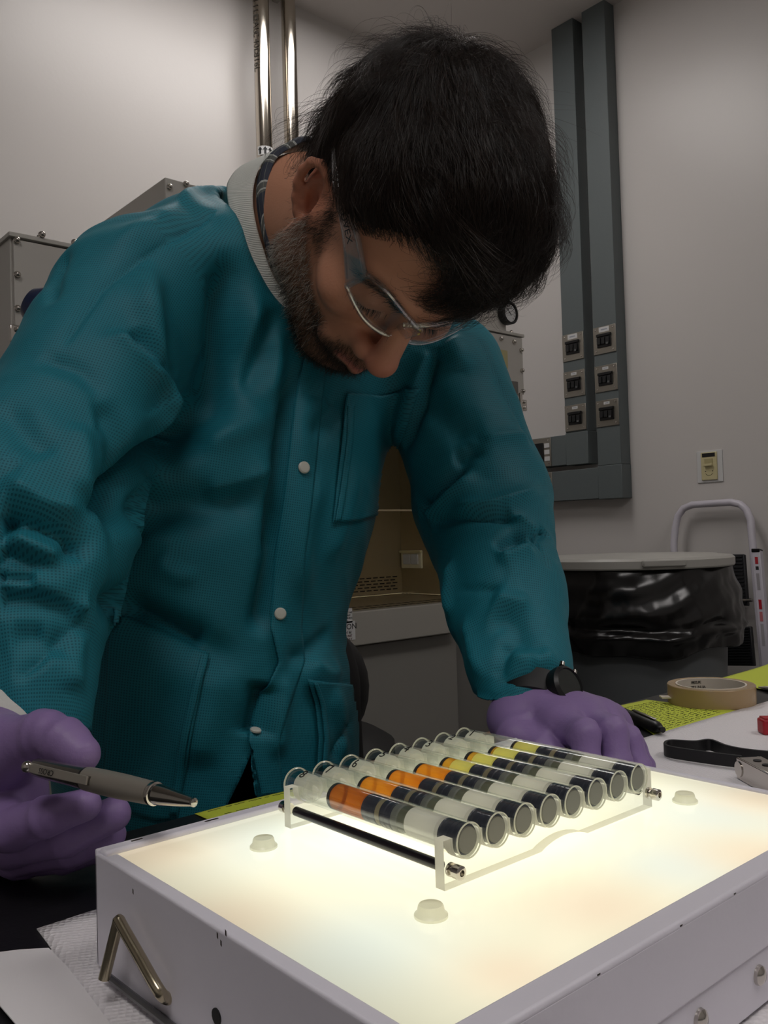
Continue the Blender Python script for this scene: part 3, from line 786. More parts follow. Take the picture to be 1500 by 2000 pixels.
ambers = [amber('amber fluid %d' % k, c) for k, c in enumerate(((222,142,52),(255,186,60),(255,182,56),(255,186,60),(255,205,80),(255,210,90),(255,214,96),(252,214,110)))]
def axis_y(px, py):
    return on_plane(px, py, 2, ZT)[1]-RYf+.002
LEN = .128
def ringed(mb, r, y0, y1, n=28):
    return mb.lathe([(r,y0),(r,y1)], (0,0,0), (0,1,0), n)
def vial(k):
    """k = 0 is the leftmost"""
    root = bpy.data.objects.new('glass_vial', None); COL.objects.link(root)
    def part(name, mb, m, parent=root, sharp=35, bevel=0): return mb.obj(name, m, parent, bevel, inv=False, sharp=sharp)
    ro, ri = TR-.0002, TR-.0011
    part('glass_barrel', MB().lathe([(ri,.0005),(ro-.0002,0),(ro,.0004),(ro,LEN-.0012),(ro+.0005,LEN-.0008),(ro+.0004,LEN),(ri,LEN-.0002),(ri,.0005)], (0,0,0), (0,1,0), 40, cap=False), M_glass)
    part('rim_ring', MB().lathe([(ri+.0005,LEN+.0001),(ro+.0004,LEN+.0001),(ro+.0004,LEN+.0006),(ri+.0005,LEN+.0006),(ri+.0005,LEN+.0001)], (0,0,0), (0,1,0), 40, cap=False), M_rim)
    part('rim_ring', MB().lathe([(ri+.0004,-.0005),(ro,-.0005),(ro,0),(ri+.0004,0),(ri+.0004,-.0005)], (0,0,0), (0,1,0), 40, cap=False), M_rim)
    r = ri-.0002
    # front plunger: grey face, black ribbed body
    mb = MB(); prof = [(r*.86,.0012),(r,.0018)]
    for q in range(4): prof += [(r,.0022+q*.0026),(r,.0038+q*.0026),(r*.94,.0041+q*.0026),(r*.94,.0045+q*.0026)]
    prof += [(r,.0128),(r*.9,.0134)]
    mb.lathe(prof, (0,0,0), (0,1,0), 32); part('front_plunger', mb, M_plung)
    part('plunger_face', MB().lathe([(r*.80,.0004),(r*.86,.0007),(r*.86,.0013)], (0,0,0), (0,1,0), 28), M_face)
    # paper label wrapped inside the glass
    part('paper_label', MB().lathe([(r*.99,.0150),(r*.99,.0345)], (0,0,0), (0,1,0), 32), M_lab)
    part('clear_gap', MB().lathe([(r*.985,.0350),(r*.985,.0395)], (0,0,0), (0,1,0), 32), M_clearf)
    mb = MB().lathe([(r*.9,.0400),(r,.0406),(r,.0440),(r*.9,.0446)], (0,0,0), (0,1,0), 28); part('grey_plug', mb, M_grey)
    mb = MB(); prof = [(r*.93,.0448),(r,.0452)]
    for q in range(2): prof += [(r,.0458+q*.0032),(r,.0478+q*.0032),(r*.94,.0480+q*.0032),(r*.94,.0486+q*.0032)]
    prof += [(r,.0520),(r*.9,.0524)]
    mb.lathe(prof, (0,0,0), (0,1,0), 28); part('middle_plunger', mb, M_plung)
    part('beige_ring', MB().lathe([(r*.95,.0526),(r*.95,.0556)], (0,0,0), (0,1,0), 28), M_beige)
    mb = MB(); prof = [(r*.93,.0558),(r,.0562)]
    for q in range(2): prof += [(r,.0568+q*.0040),(r,.0592+q*.0040),(r*.94,.0595+q*.0040),(r*.94,.0602+q*.0040)]
    prof += [(r,.0652),(r*.7,.0658)]
    mb.lathe(prof, (0,0,0), (0,1,0), 28); part('inner_plunger', mb, M_plung)
    # amber fluid; the right-hand vials also hold a pale yellow layer
    y1 = .0905-.0012*k; y0 = .0662
    if k >= 4:
        ym = .0800+.0008*(k-4)
        part('yellow_layer', MB().lathe([(r*.985,y0),(r*.985,ym)], (0,0,0), (0,1,0), 32), M_yell); y0 = ym+.0003
    part('amber_fluid', MB().lathe([(r*.985,y0),(r*.985,y1)], (0,0,0), (0,1,0), 32), ambers[k])
    part('meniscus_ring', MB().lathe([(r*.86,y1+.0003),(r*.995,y1+.0003),(r*.995,y1+.0022),(r*.86,y1+.0022),(r*.86,y1+.0003)], (0,0,0), (0,1,0), 32, cap=False), M_ink)
    # frosted stopper near the back end with pull tab and number
    cp = part('stopper', MB().lathe([(.0015,.1140),(r*.55,.1136),(r*.72,.1128),(r*.94,.1130),(r*.985,.1140),(r*.985,.1218),(r*.9,.1222),(.001,.1205)], (0,0,0), (0,1,0), 32), M_cap)
    part('stopper_tab', MB().prism([(-.0036,0),(-.0034,.0026),(-.0018,.0042),(.0018,.0042),(.0034,.0026),(.0036,0)], (0,.1136,-.0024), (0,0,1), (0,-1,0), (.0012,0,0)), M_cap, cp)
    nu = text('lettering', str(NT-k), .0080, (-.5*.0079, .1170, .866*.0079), (0,-1,0), (.866,0,.5), M_ink, None, .0001)
    nu.parent = cp
    return root
order = ('first from the left, with the darkest brown fluid', 'second from the left, orange fluid', 'third from the left, marked 6, orange fluid', 'fourth from the left, orange fluid', 'fourth from the right, amber over a yellow band', 'third from the right, amber over a yellow band', 'second from the right, marked 2, amber and yellow', 'first from the right, marked 1, beside the gloved hand')
for k in range(NT):
    v = vial(k); v.location = (tx[k], RYf-.0015, ZT)
    v.rotation_euler = (0, rng.uniform(-.25, .25), 0)
    tag(v, 'capped glass vial '+order[k], 'vial', 'glass vials in the acrylic rack')

# ------------------------------------------------------------------ notes, pens, tape
M_note = mat('yellow green note paper', (196, 208, 66), .7, var=.03, vscale=200)
M_pencil = mat('handwriting ink', (70, 78, 40), .7)
def note(name_label, corners, lines, z=ZB, curl=.0):
    c = [np.array([*bp(*p, z), z]) for p in corners]
    # snap to a rectangle-like quad; subdivide for a slight curl
    nt_ = thing('paper_note', name_label, 'note', tuple((c[0]+c[2])/2), 'yellow green paper notes on the bench')
    n = 14; V = []
    for i in range(n+1):
        for j in range(n+1):
            u, v = i/n, j/n
            p = (c[0]*(1-u)+c[1]*u)*(1-v)+(c[3]*(1-u)+c[2]*u)*v
            V.append(p+np.array([0,0,.0005+curl*(u**3+.5*v**4)*.02+.0004*math.sin(5*u+3*v)]))
    Fq = np.array([(i*(n+1)+j, (i+1)*(n+1)+j, (i+1)*(n+1)+j+1, i*(n+1)+j+1) for i in range(n) for j in range(n)])
    o = mesh_obj('sheet', V, Fq, M_note, nt_); md = o.modifiers.new('thick', 'SOLIDIFY'); md.thickness = .0003; md.offset = -1
    def P(u, v):
        p = (c[0]*(1-u)+c[1]*u)*(1-v)+(c[3]*(1-u)+c[2]*u)*v
        return p+np.array([0,0,.0010+curl*(u**3+.5*v**4)*.02+.0004*math.sin(5*u+3*v)])
    mb = MB()
    for l in range(lines):
        v = .12+.78*l/max(1, lines-1); u = rng.uniform(.06, .14)
        while u < .90:
            w_ = rng.uniform(.03, .10)
            pts = []; k = 0; uu = u
            while uu < min(u+w_, .93):
                pts.append(P(uu, v+rng.uniform(-.014, .014))); uu += rng.uniform(.006, .012)
            if len(pts) > 2: mb.tube(pts, .00022, 3)
            u += w_+rng.uniform(.012, .03)
    if lines: mb.obj('handwriting', M_pencil, o, sharp=180)['kind'] = 'stuff'
    return nt_
note('written yellow green note lying between the gloved left hand and tape roll', ((1195,1384),(1262,1367),(1442,1390),(1282,1440)), 17)
note('yellow green note at the right edge beyond the tape roll', ((1396,1329),(1520,1296),(1560,1330),(1500,1352)), 0, curl=.25)
note('yellow green note sticking out behind the light box, left of the rack', ((380,1591),(640,1526),(700,1545),(425,1612)), 3)
# black pen across the written note
pn = thing('black_pen', 'black capped pen lying across the written note by the gloved hand', 'pen', (*bp(1240,1410), ZB))
a = np.array([*bp(1286,1436), ZB+.0075]); b = np.array([*bp(1165,1382), ZB+.0075]); dv = (b-a)/np.linalg.norm(b-a)
MB().lathe([(.0015,-.006),(.003,-.005),(.005,-.001),(.0062,.004),(.0064,.05)], a, dv, 20).obj('cap', M_black, pn)
MB().lathe([(.0055,.0502),(.0055,.135),(.003,.14)], a, dv, 20).obj('barrel', M_black, pn)
sd = np.cross(dv, (0,0,1)); 
MB().obox(a+dv*.030+np.array([0,0,.0075]), dv*.024, sd*.0018, (0,0,.0007)).obj('clip', M_chrome, pn, .0004)
MB().lathe([(.0030,-.010),(.0030,-.006)], a, dv, 12).obj('cap_tip', M_black, pn)
# second pen, only its tip in view at the right edge
pn = thing('dark_pen', 'dark pen with a steel tip entering at the right edge under the note', 'pen', (*bp(1520,1352), ZB))
a = np.array([*bp(1482,1350), ZB+.005]); b = np.array([*bp(1580,1362), ZB+.005]); dv = (b-a)/np.linalg.norm(b-a)
MB().lathe([(.0008,0),(.0022,.008),(.0038,.018)], a, dv, 14).obj('tip', M_chrome, pn)
MB().lathe([(.0040,.0182),(.0046,.03),(.0046,.12)], a, dv, 14).obj('barrel', M_black, pn)
# tape roll
q = np.array([.976, .553]); 
tcx = on_plane(1389, 1352, 2, ZB+.012)
tp = thing('tape_roll', 'roll of clear amber tape standing flat on the black bench', 'tape roll', (tcx[0], tcx[1], ZB))
M_tape = mat('clear tape', (208, 178, 134), .25, Transmission_Weight=.45)
M_core = mat('tape core', (220, 210, 195), .5)
TRO = .0497
MB().lathe([(.0400,.0006),(TRO-.0006,0),(TRO,.0008),(TRO,.0212),(TRO-.0006,.022),(.0400,.0214)], (tcx[0],tcx[1],ZB), (0,0,1), 72, cap=False).obj('tape', M_tape, tp)
MB().lathe([(.0398,.0),(.0398,.0222),(.0378,.0222),(.0378,0),(.0398,0)], (tcx[0],tcx[1],ZB+.0002), (0,0,1), 72, cap=False).obj('core', M_core, tp)
cr_ = tp.children[-1]
vdir = np.array([tcx[0], tcx[1]]); vdir /= np.linalg.norm(vdir); a0 = math.atan2(vdir[1], vdir[0])+.62
for k, s_ in enumerate(('PRESSURE', 'MADE IN USA', 'CLEAR 1 IN')):
    for j, ch in enumerate(s_):
        a = a0-j*.042; c_ = np.array([tcx[0]+.0375*math.cos(a), tcx[1]+.0375*math.sin(a), ZB+.0175-.0058*k])
        if ch != ' ': text('lettering', ch, .0046, c_, (math.sin(a), -math.cos(a), 0), (0,0,1), M_ink, cr_, .0001)
MB().obox((tcx[0]-CR[0]*.054, tcx[1]-CR[1]*.054, ZB+.008), CR*.006, (0,0,.0008), CF*.006).obj('tape_end', M_core, tp)

# ------------------------------------------------------------------ strap wrench and red object on the right
sw = thing('strap_wrench', 'black rubber strap tool with a chrome clamp and red tip on bench paper', 'strap wrench', (*bp(1420,1500), ZB))
HS = .0105
def bz(px, py, h): return np.array([*bp(px, py, ZB+h), ZB+h])
near = [bz(*p, .0035) for p in ((1345,1492),(1312,1484),(1300,1477))]
loop = smooth_path([bz(1450,1500,.003), bz(1400,1494,.003), bz(1345,1486,.003), bz(1306,1479,.003), bz(1300,1472,.003), bz(1312,1467,.003), bz(1358,1469,.003), bz(1388,1466,.003), bz(1420,1478,.003), bz(1460,1486,.003), bz(1520,1492,.003), bz(1570,1494,.003)], 8)
mb = MB(); n = len(loop); V = []
for i, p in enumerate(loop):
    tg = loop[min(i+1,n-1)]-loop[max(i-1,0)]; sd = np.cross(tg, up_); sd /= np.linalg.norm(sd)
    for dx, dz in ((-.0013,0),(.0013,0),(.0013,HS),(-.0013,HS)):
        V.append(p+sd*dx+up_*dz)
mb.add(V, [(i*4+k, i*4+(k+1) % 4, (i+1)*4+(k+1) % 4, (i+1)*4+k) for i in range(n-1) for k in range(4)]+[(3,2,1,0),((n-1)*4,(n-1)*4+1,(n-1)*4+2,(n-1)*4+3)])
mb.obj('strap', M_blackr, sw, .0004)
c0 = bz(1446,1502,.010); c1 = bz(1525,1545,.010); dv = c1-c0; dv /= np.linalg.norm(dv); sd = np.cross(dv, up_)
MB().obox(c0+dv*.026+sd*.0, dv*.030, sd*.0012, (0,0,.0085)).obj('clamp_plate', M_chrome, sw, .0005)
MB().obox(c0+dv*.026-sd*.017, dv*.030, sd*.0012, (0,0,.0085)).obj('clamp_plate', M_chrome, sw, .0005)
MB().obox(c0+dv*.028-sd*.0085+up_*.0088, dv*.028, sd*.0096, (0,0,.0006)).obj('clamp_cover', M_chrome, sw, .0004)
for k in range(3):
    MB().lathe([(.0032,0),(.0032,.0003)], c0+dv*(.012+.014*k)-sd*.0085+up_*.0096, (0,0,1), 14).obj('rivet_hole', M_ink, sw)
MB().cyl(c0-sd*.018, c0+sd*.002, .0062, n=16).obj('clamp_roller', M_chrome, sw)
MB().obox(c0+dv*.062-sd*.0085, dv*.010, sd*.0085, (0,0,.0080)).obj('red_tip', M_red, sw, .002)
q = bz(1506,1418,.008)
rc = thing('red_cap', 'red plastic piece at the right edge on the bench paper', 'cap', (q[0], q[1], ZB))
MB().obox(q, CR*.011, _fw*.008, (0,0,.0075)).obj('body', M_red, rc, .002)
MB().obox(q+up_*.0082, CR*.009, _fw*.006, (0,0,.001)).obj('ridge', M_red, rc, .0005)

# ------------------------------------------------------------------ black chair behind the man
cq = at(604, 1350, 1.36)
ch = thing('lab_chair', 'black round backed lab chair half hidden behind the gown', 'chair', (cq[0], cq[1], 0))
nrm_ = -CF*.9+CR*.35; nrm_[2] = 0; nrm_ /= np.linalg.norm(nrm_); sdv = np.cross(up_, nrm_)
V = []; m_, n_ = 10, 28
mb = MB()
for s_ in (1, -1):
    pts = []
    for i in range(m_+1):
        for j in range(n_):
            r_ = i/m_; a = 2*math.pi*j/n_
            ed_ = (1-r_**6)**.5 if r_ < 1 else 0
            pts.append(cq+sdv*.100*r_*math.cos(a)+up_*.104*r_*math.sin(a)+nrm_*(s_*.022*ed_-.03*r_*r_*0))
    o_ = len(mb.v)
    mb.add(pts, [(i*n_+j, i*n_+(j+1) % n_, (i+1)*n_+(j+1) % n_, (i+1)*n_+j) for i in range(m_) for j in range(n_)])
mb.obj('backrest', M_blackr, ch, sharp=60)
sc_ = np.array([cq[0], cq[1], .56])-nrm_*.20
MB().lathe([(.19,0),(.205,.015),(.205,.045),(.18,.06),(.001,.062)], sc_, (0,0,1), 40).obj('seat', M_blackr, ch)
MB().tube(smooth_path([cq-nrm_*.024, cq-nrm_*.05-up_*.15, np.array([cq[0],cq[1],.54])-nrm_*.03, sc_+up_*-.01]), .012, 10).obj('back_stem', M_black, ch)
MB().cyl((sc_[0],sc_[1],.08), (sc_[0],sc_[1],.56), .025, n=20).obj('gas_column', M_chrome, ch)
for k in range(5):
    a = 2*math.pi*k/5+.4; e_ = np.array([sc_[0]+.27*math.cos(a), sc_[1]+.27*math.sin(a), .065])
    lg = MB().tube([(sc_[0],sc_[1],.10), e_], [.02,.013], 10).obj('leg', M_black, ch)
    MB().cyl(e_-np.array([.0,.012,.035]), e_+np.array([0,.012,-.035]), .028, n=18).obj('caster', M_black, lg)
# ================================================================== the man
# ---- implicit surfaces (round cones, ellipsoids) meshed by surface nets
def smin(a, b, k):
    if k <= 0: return np.minimum(a, b)
    h = np.maximum(k-np.abs(a-b), 0)/k
    return np.minimum(a, b)-h*h*k*.25
def smax(a, b, k): return -smin(-a, -b, k)
class Prim:
    def __init__(s, fn, lo, hi): s.fn = fn; s.lo = np.array(lo, float); s.hi = np.array(hi, float)
def cone(a, b, r1, r2=None, flat=None):
    """round cone; flat=(direction, factor) squashes it along a direction"""
    a = np.array(a, float); b = np.array(b, float); r2 = r1 if r2 is None else r2
    ba = b-a; L2 = max(ba@ba, 1e-12); rm = max(r1, r2)*(1.0 if flat is None else max(1, 1/1))
    def fn(P):
        t = np.clip((P-a)@ba/L2, 0, 1)
        q = P-a-t[..., None]*ba
        r = r1+(r2-r1)*t
        if flat is None: return np.sqrt((q*q).sum(-1))-r
        n, s = flat; n = np.asarray(n, float)/np.linalg.norm(n)
        c = q@n
        return (np.sqrt(np.maximum((q*q).sum(-1)-c*c+(c/s)**2, 1e-12))-r)*min(1, s)
    return Prim(fn, np.minimum(a, b)-rm*1.02, np.maximum(a, b)+rm*1.02)
def chain(pts, rad, k=None):
    return [cone(pts[i], pts[i+1], rad[i], rad[i+1]) for i in range(len(pts)-1)]
def ell(c, rad, axes=None):
    c = np.array(c, float); rad = np.array(rad, float); Rm = np.eye(3) if axes is None else np.array(axes, float)  # rows = axes
    def fn(P):
        q = (P-c)@Rm.T
        k0 = np.sqrt(((q/rad)**2).sum(-1)); k1 = np.sqrt(((q/rad**2)**2).sum(-1))
        return np.where(k1 > 1e-9, k0*(k0-1)/np.maximum(k1, 1e-9), -rad.min())
    e = np.sqrt(((Rm.T*rad)**2).sum(1))
    return Prim(fn, c-e, c+e)
class Model:
    def __init__(s): s.ops = []
    def add(s, prim, k=.01, op='u'):
        for p in (prim if isinstance(prim, list) else [prim]): s.ops.append((op, p, k))
        return s
    def sub(s, prim, k=.004): return s.add(prim, k, 's')
    def ev(s, P):
        d = np.full(P.shape[:-1], 1.0)
        for op, p, k in s.ops:
            v = p.fn(P)
            d = smin(d, v, k) if op == 'u' else smax(d, -v, k)
        return d
    def grad(s, P, e=8e-4):
        g = np.stack([s.ev(P+np.eye(3)[i]*e)-s.ev(P-np.eye(3)[i]*e) for i in range(3)], -1)
        return g/(np.linalg.norm(g, axis=-1, keepdims=True)+1e-12)
    def mesh(s, h, lo=None, hi=None, post=None):
        us = [p for op, p, k in s.ops if op == 'u']
        lo_ = np.min([p.lo for p in us], 0)-3*h if lo is None else np.array(lo, float)
        hi_ = np.max([p.hi for p in us], 0)+3*h if hi is None else np.array(hi, float)
        n = np.ceil((hi_-lo_)/h).astype(int)+1
        ax = [lo_[i]+h*np.arange(n[i]) for i in range(3)]
        d = np.full(tuple(n), .05, np.float32)
        for op, p, k in s.ops:
            m = max(k, 0)*1.0+2.5*h
            i0 = np.clip(np.floor((p.lo-m-lo_)/h).astype(int), 0, n); i1 = np.clip(np.ceil((p.hi+m-lo_)/h).astype(int)+1, 0, n)
            if np.any(i1 <= i0): continue
            sl = tuple(slice(i0[i], i1[i]) for i in range(3))
            G = np.stack(np.meshgrid(*[ax[i][sl[i]] for i in range(3)], indexing='ij'), -1)
            v = p.fn(G)
            d[sl] = smin(d[sl], v, k) if op == 'u' else smax(d[sl], -v, k)
        if post is not None:
            G = np.stack(np.meshgrid(*ax, indexing='ij'), -1); d = post(G, d)
        return surface_nets(d, lo_, h)
def surface_nets(d, lo, h):
    s = d < 0
    c = np.zeros(tuple(np.array(d.shape)-1), np.int8)
    for i in (0, 1):
        for j in (0, 1):
            for k in (0, 1):
                c += s[i:d.shape[0]-1+i, j:d.shape[1]-1+j, k:d.shape[2]-1+k]
    act = (c > 0) & (c < 8)
    I = np.argwhere(act); idx = np.full(act.shape, -1, np.int64); idx[act] = np.arange(len(I))
    acc = np.zeros((len(I), 3)); cnt = np.zeros(len(I))
    def val(o): return d[I[:, 0]+o[0], I[:, 1]+o[1], I[:, 2]+o[2]].astype(float)
    for axn in range(3):
        o1, o2 = [q for q in range(3) if q != axn]
        for a in (0, 1):
            for b in (0, 1):
                p = [0, 0, 0]; p[o1] = a; p[o2] = b; q = list(p); q[axn] = 1
                va, vb = val(p), val(q); m = (va < 0) != (vb < 0)
                t = np.where(m, va/np.where(m, va-vb, 1), 0)
                pos = np.tile(np.array(p, float), (len(I), 1)); pos[:, axn] = t
                acc[m] += pos[m]; cnt[m] += 1
    V = lo+(I+acc/np.maximum(cnt, 1)[:, None])*h
    F_ = []
    for axn in range(3):
        o1, o2 = [(1, 2), (2, 0), (0, 1)][axn]
        a = [slice(None)]*3; b = [slice(None)]*3; a[axn] = slice(0, -1); b[axn] = slice(1, None)
        sa, sb = s[tuple(a)], s[tuple(b)]
        E = np.argwhere(sa != sb)
        ok = (E[:, o1] > 0) & (E[:, o2] > 0) & (E[:, o1] < act.shape[o1]) & (E[:, o2] < act.shape[o2])
        E = E[ok]
        e1 = np.zeros(3, int); e1[o1] = 1; e2 = np.zeros(3, int); e2[o2] = 1
        q = [idx[tuple((E-x).T)] for x in (e1+e2, e2, 0*e1, e1)]
        Q = np.stack(q, 1)
        flip = ~sa[tuple(E.T)]
        Q[flip] = Q[flip][:, ::-1]
        F_.append(Q[(Q >= 0).all(1)])
    return V, np.concatenate(F_).astype(np.int32)
def cloud(V, F_):
    return BVHTree.FromPolygons([tuple(v) for v in V], [tuple(int(i) for i in f) for f in F_])
def hit(bvh, px, py):
    r = at(px, py, 1)-CC; r /= np.linalg.norm(r)
    loc, nor, i, dist = bvh.ray_cast(Vector(CC), Vector(r))
    return (None, None) if loc is None else (np.array(loc), np.array(nor))

# ---- head frame
HB = np.array([[-0.83103543, 0.03483923, 0.55512732], [-0.53411674, -0.32853434, -0.77896373], [0.15523989, -0.94384925, 0.29163189]])
_cam = np.stack([CR, CF, CU], 1)
HM = _cam @ HB                      # columns: his right, face forward, crown up
HO = CC + _cam @ np.array([.0075, .7747, .2461])
def hw(p): return HO + np.asarray(p, float) @ HM.T
def hl(P): return (np.asarray(P) - HO) @ HM
HR, HF, HU = HM[:, 0], HM[:, 1], HM[:, 2]

def head_model():
    m = Model(); W = hw
    E_ = lambda c, r: ell(W(c), r, HM.T)
    m.add(E_((0,-.018,.048), (.075,.098,.082)), 0)
    m.add(E_((0,.018,.045), (.070,.074,.076)), .03)           # forehead
    m.add(E_((0,.030,-.026), (.060,.058,.076)), .03)          # mid face
    for s in (1, -1):
        m.add(cone(W((s*.058,.005,-.060)), W((s*.022,.056,-.098)), .022, .0185), .025)  # jaw
        m.add(cone(W((s*.0635,-.002,-.010)), W((s*.058,.005,-.060)), .018, .022), .02)
        m.add(E_((s*.047,.062,-.012), (.020,.022,.018)), .02)  # cheekbone
        m.add(cone(W((s*.012,.090,.034)), W((s*.046,.074,.034)), .011, .010), .014)    # brow
    m.add(E_((0,.066,-.098), (.024,.018,.018)), .02)          # chin
    m.add(E_((0,.080,-.058), (.030,.020,.026)), .016)         # muzzle
    for s in (1, -1):
        m.sub(E_((s*.033,.098,.012), (.020,.016,.013)), .014)  # eye socket
        m.add(E_((s*.032,.0760,.010), (.0145,.0135,.0125)), .003)  # lidded eye
        m.add(cone(W((s*.020,.0860,.0055)), W((s*.043,.0800,.0060)), .0022), .003)  # lash line fold
    # nose
    m.add(cone(W((0,.090,.024)), W((0,.114,-.020)), .0090, .0125), .010)
    m.add(E_((0,.1155,-.026), (.0138,.0125,.0112)), .008)
    for s in (1, -1):
        m.add(E_((s*.0150,.1010,-.0310), (.0085,.0115,.0095)), .006)
        m.sub(E_((s*.0072,.1060,-.0385), (.0042,.0060,.0040)), .003)
        m.add(cone(W((s*.020,.088,-.036)), W((s*.034,.078,-.062)), .006, .006), .014)  # naso-labial
    m.add(cone(W((0,.098,-.040)), W((0,.098,-.050)), .006, .007), .008)
    # lips
    for s in (1, -1):
        m.add(cone(W((0,.1000,-.0555)), W((s*.022,.0890,-.0585)), .0062, .0040), .004)
        m.add(cone(W((0,.0985,-.0665)), W((s*.020,.0880,-.0620)), .0070, .0042), .004)
        m.sub(cone(W((0,.1070,-.0607)), W((s*.024,.0940,-.0605)), .0016), .003)
    # neck and upper chest
    nk = at(596, 432, .925)
    m.add(cone(W((0,-.030,-.050)), nk, .056, .060), .03)
    m.add(cone(W((0,.010,-.075)), nk+CR*.02-CU*.02, .045, .055), .03)
    m.add(cone(nk, at(560, 540, .98), .062, .085), .03)
    return m
def ear(m, s):
    """ear on side s: built in a plane tilted back and flared outwards"""
    c = np.array([s*.072, -.006, -.002])
    up = np.array([s*.16, -.26, .95]); up /= np.linalg.norm(up)
    back = np.array([s*.55, -.83, -.05]); back -= up*(up@back); back /= np.linalg.norm(back)
    out = np.cross(up, back)*s; out = out if out[0]*s > 0 else -out
    def q(b, u, o=0): return hw(c+back*b+up*u+out*o)
    m.add(ell(q(.009,.0,-.002), (.0150,.0290,.0050), np.stack([HM@back, HM@up, HM@out])), .006)
    helix = [(-.006,.004,.001),(-.004,.016,.003),(.002,.027,.004),(.011,.0315,.005),(.020,.027,.006),(.0245,.016,.007),(.0250,.003,.007),(.0215,-.010,.006),(.0155,-.020,.005),(.009,-.027,.003)]
    P = [q(*p) for p in helix]
    for i in range(len(P)-1): m.add(cone(P[i], P[i+1], .0040 if i < 7 else .0046), .003)
    m.add(ell(q(.0065,-.0270,.002), (.0085,.0095,.0050), np.stack([HM@back, HM@up, HM@out])), .005)      # lobe
    m.sub(ell(q(.0060,-.004,.0065), (.0085,.0125,.0075), np.stack([HM@back, HM@up, HM@out])), .004)     # concha
    m.sub(ell(q(.0090,.0170,.0080), (.0090,.0085,.0050), np.stack([HM@back, HM@up, HM@out])), .004)
    ah = [(.006,.019,.002),(.013,.013,.003),(.0165,.002,.004),(.0145,-.010,.004),(.009,-.0165,.003)]
    P = [q(*p) for p in ah]
    for i in range(len(P)-1): m.add(cone(P[i], P[i+1], .0032), .003)
    m.add(cone(q(-.0055,-.002,.002), q(-.0035,-.008,.004), .0042, .0036), .004)   # tragus
hm = head_model(); ear(hm, 1); ear(hm, -1)
HV, HFc = hm.mesh(.0022)
M_skin = mat('skin', (190, 132, 106), .5, spec=.35, bump=.12, bscale=500, var=.07, vscale=45, Subsurface_Weight=.0)
person = mesh_obj('person', HV, HFc, M_skin)
tag(person, 'dark haired bearded man in a teal gown leaning over the light box', 'person')

# ---- gown: torso and sleeves
SR = at(242, 612, .795); ER = at(55, 1030, .655); WR = at(58, 1470, .57)
SL = at(868, 742, .985); EL = at(945, 985, .945); WL = at(1030, 1360, .76)
XA = np.array([1., 0, 0]); YA = np.array([0, 1., 0])
def torso_ax(lean): 
    z = np.array([0, -math.sin(lean), math.cos(lean)]); return np.stack([XA, np.cross(z, XA), z])
gm = Model()
gm.add(ell(at(428, 1510, .90), (.163, .122, .20), torso_ax(0)), 0)
gm.add(ell(at(388, 1235, .90), (.156, .125, .20), torso_ax(.10)), .05)
gm.add(ell(at(455, 960, .915), (.170, .122, .17), torso_ax(.15)), .05)
gm.add(ell(at(535, 735, .965), (.172, .108, .14), torso_ax(.25)), .05)
gm.add(cone(at(310, 580, .84), at(560, 525, .965), .080, .080), .05)
gm.add(cone(at(560, 545, .97), at(832, 715, 1.0), .085, .068), .05)
gm.add(ell(at(452, 572, 1.0), (.142, .10, .110), torso_ax(.5)), .04)
# sleeves
gm.add(cone(SR, ER, .068, .077), .035)
gm.add(cone(ER, WR*.25+ER*.75, .078, .064), .02)
gm.add(cone(WR*.25+ER*.75, WR, .062, .036), .02)
gm.add(cone(SL, EL, .070, .072), .016)
gm.add(cone(EL, EL*.45+WL*.55, .072, .056), .02)
gm.add(cone(EL*.45+WL*.55, WL, .056, .043), .02)

# the neck opening
gm.sub(cone(at(592, 438, .935), hw((0,-.02,-.04)), .092, .092), .012)
# skin colour: base with redder nose, ears, lips and a bearded jaw
L_ = hl(HV)
col = np.tile(np.array(lin((196, 140, 112))), (len(L_), 1))
def blend(mask, rgb):
    global col
    m = np.clip(mask, 0, 1)[:, None]; col = col*(1-m)+np.array(lin(rgb))*m
def gauss(c, r): return np.exp(-(((L_-np.array(c))/np.array(r))**2).sum(1))
blend(.55*gauss((0,.118,-.026), (.022,.02,.018)), (196, 112, 96))
for s in (1, -1):
    blend(.5*gauss((s*.085,-.015,.0), (.02,.03,.035)), (196, 108, 88))
    blend(.25*gauss((s*.045,.07,-.015), (.025,.03,.02)), (192, 112, 90))
blend(.75*np.exp(-((L_[:, 2]+.061)/.0075)**2)*(np.abs(L_[:, 0]) < .024)*(L_[:, 1] > .082), (168, 92, 86))
def beard_mask(L):
    r, f, u = np.abs(L[:, 0]), L[:, 1], L[:, 2]
    cheek = np.interp(f, [-.02, .005, .030, .060, .082, .10], [-.020, -.004, -.030, -.046, -.050, -.044])
    m = np.clip((cheek-u)/.008, 0, 1)
    m *= np.clip((f+.004+np.clip(-u-.03, 0, .05)*.25)/.008, 0, 1)
    stache = np.clip(1-np.abs(u+.048)/.009, 0, 1)*np.clip((.033-r)/.006, 0, 1)*(f > .078)
    m = np.maximum(m, stache*1.3)
    lips = np.exp(-((u+.0612)/.0062)**4)*np.clip((.024-r)/.004, 0, 1)*(f > .083)
    m = np.clip(m, 0, 1)*(1-np.clip(lips*1.5, 0, 1))
    m *= np.clip((u+.135)/.01, 0, 1)
    return m
bmk = beard_mask(L_)
blend(.55*bmk, (84, 62, 50))
ca = person.data.color_attributes.new('tone', 'FLOAT_COLOR', 'POINT')
ca.data.foreach_set('color', np.concatenate([col, np.ones((len(col), 1))], 1).astype(np.float32).ravel())
nt = M_skin.node_tree; b_ = nt.nodes['Principled BSDF']
for l in list(b_.inputs['Base Color'].links): nt.links.remove(l)
an = nt.nodes.new('ShaderNodeAttribute'); an.attribute_name = 'tone'
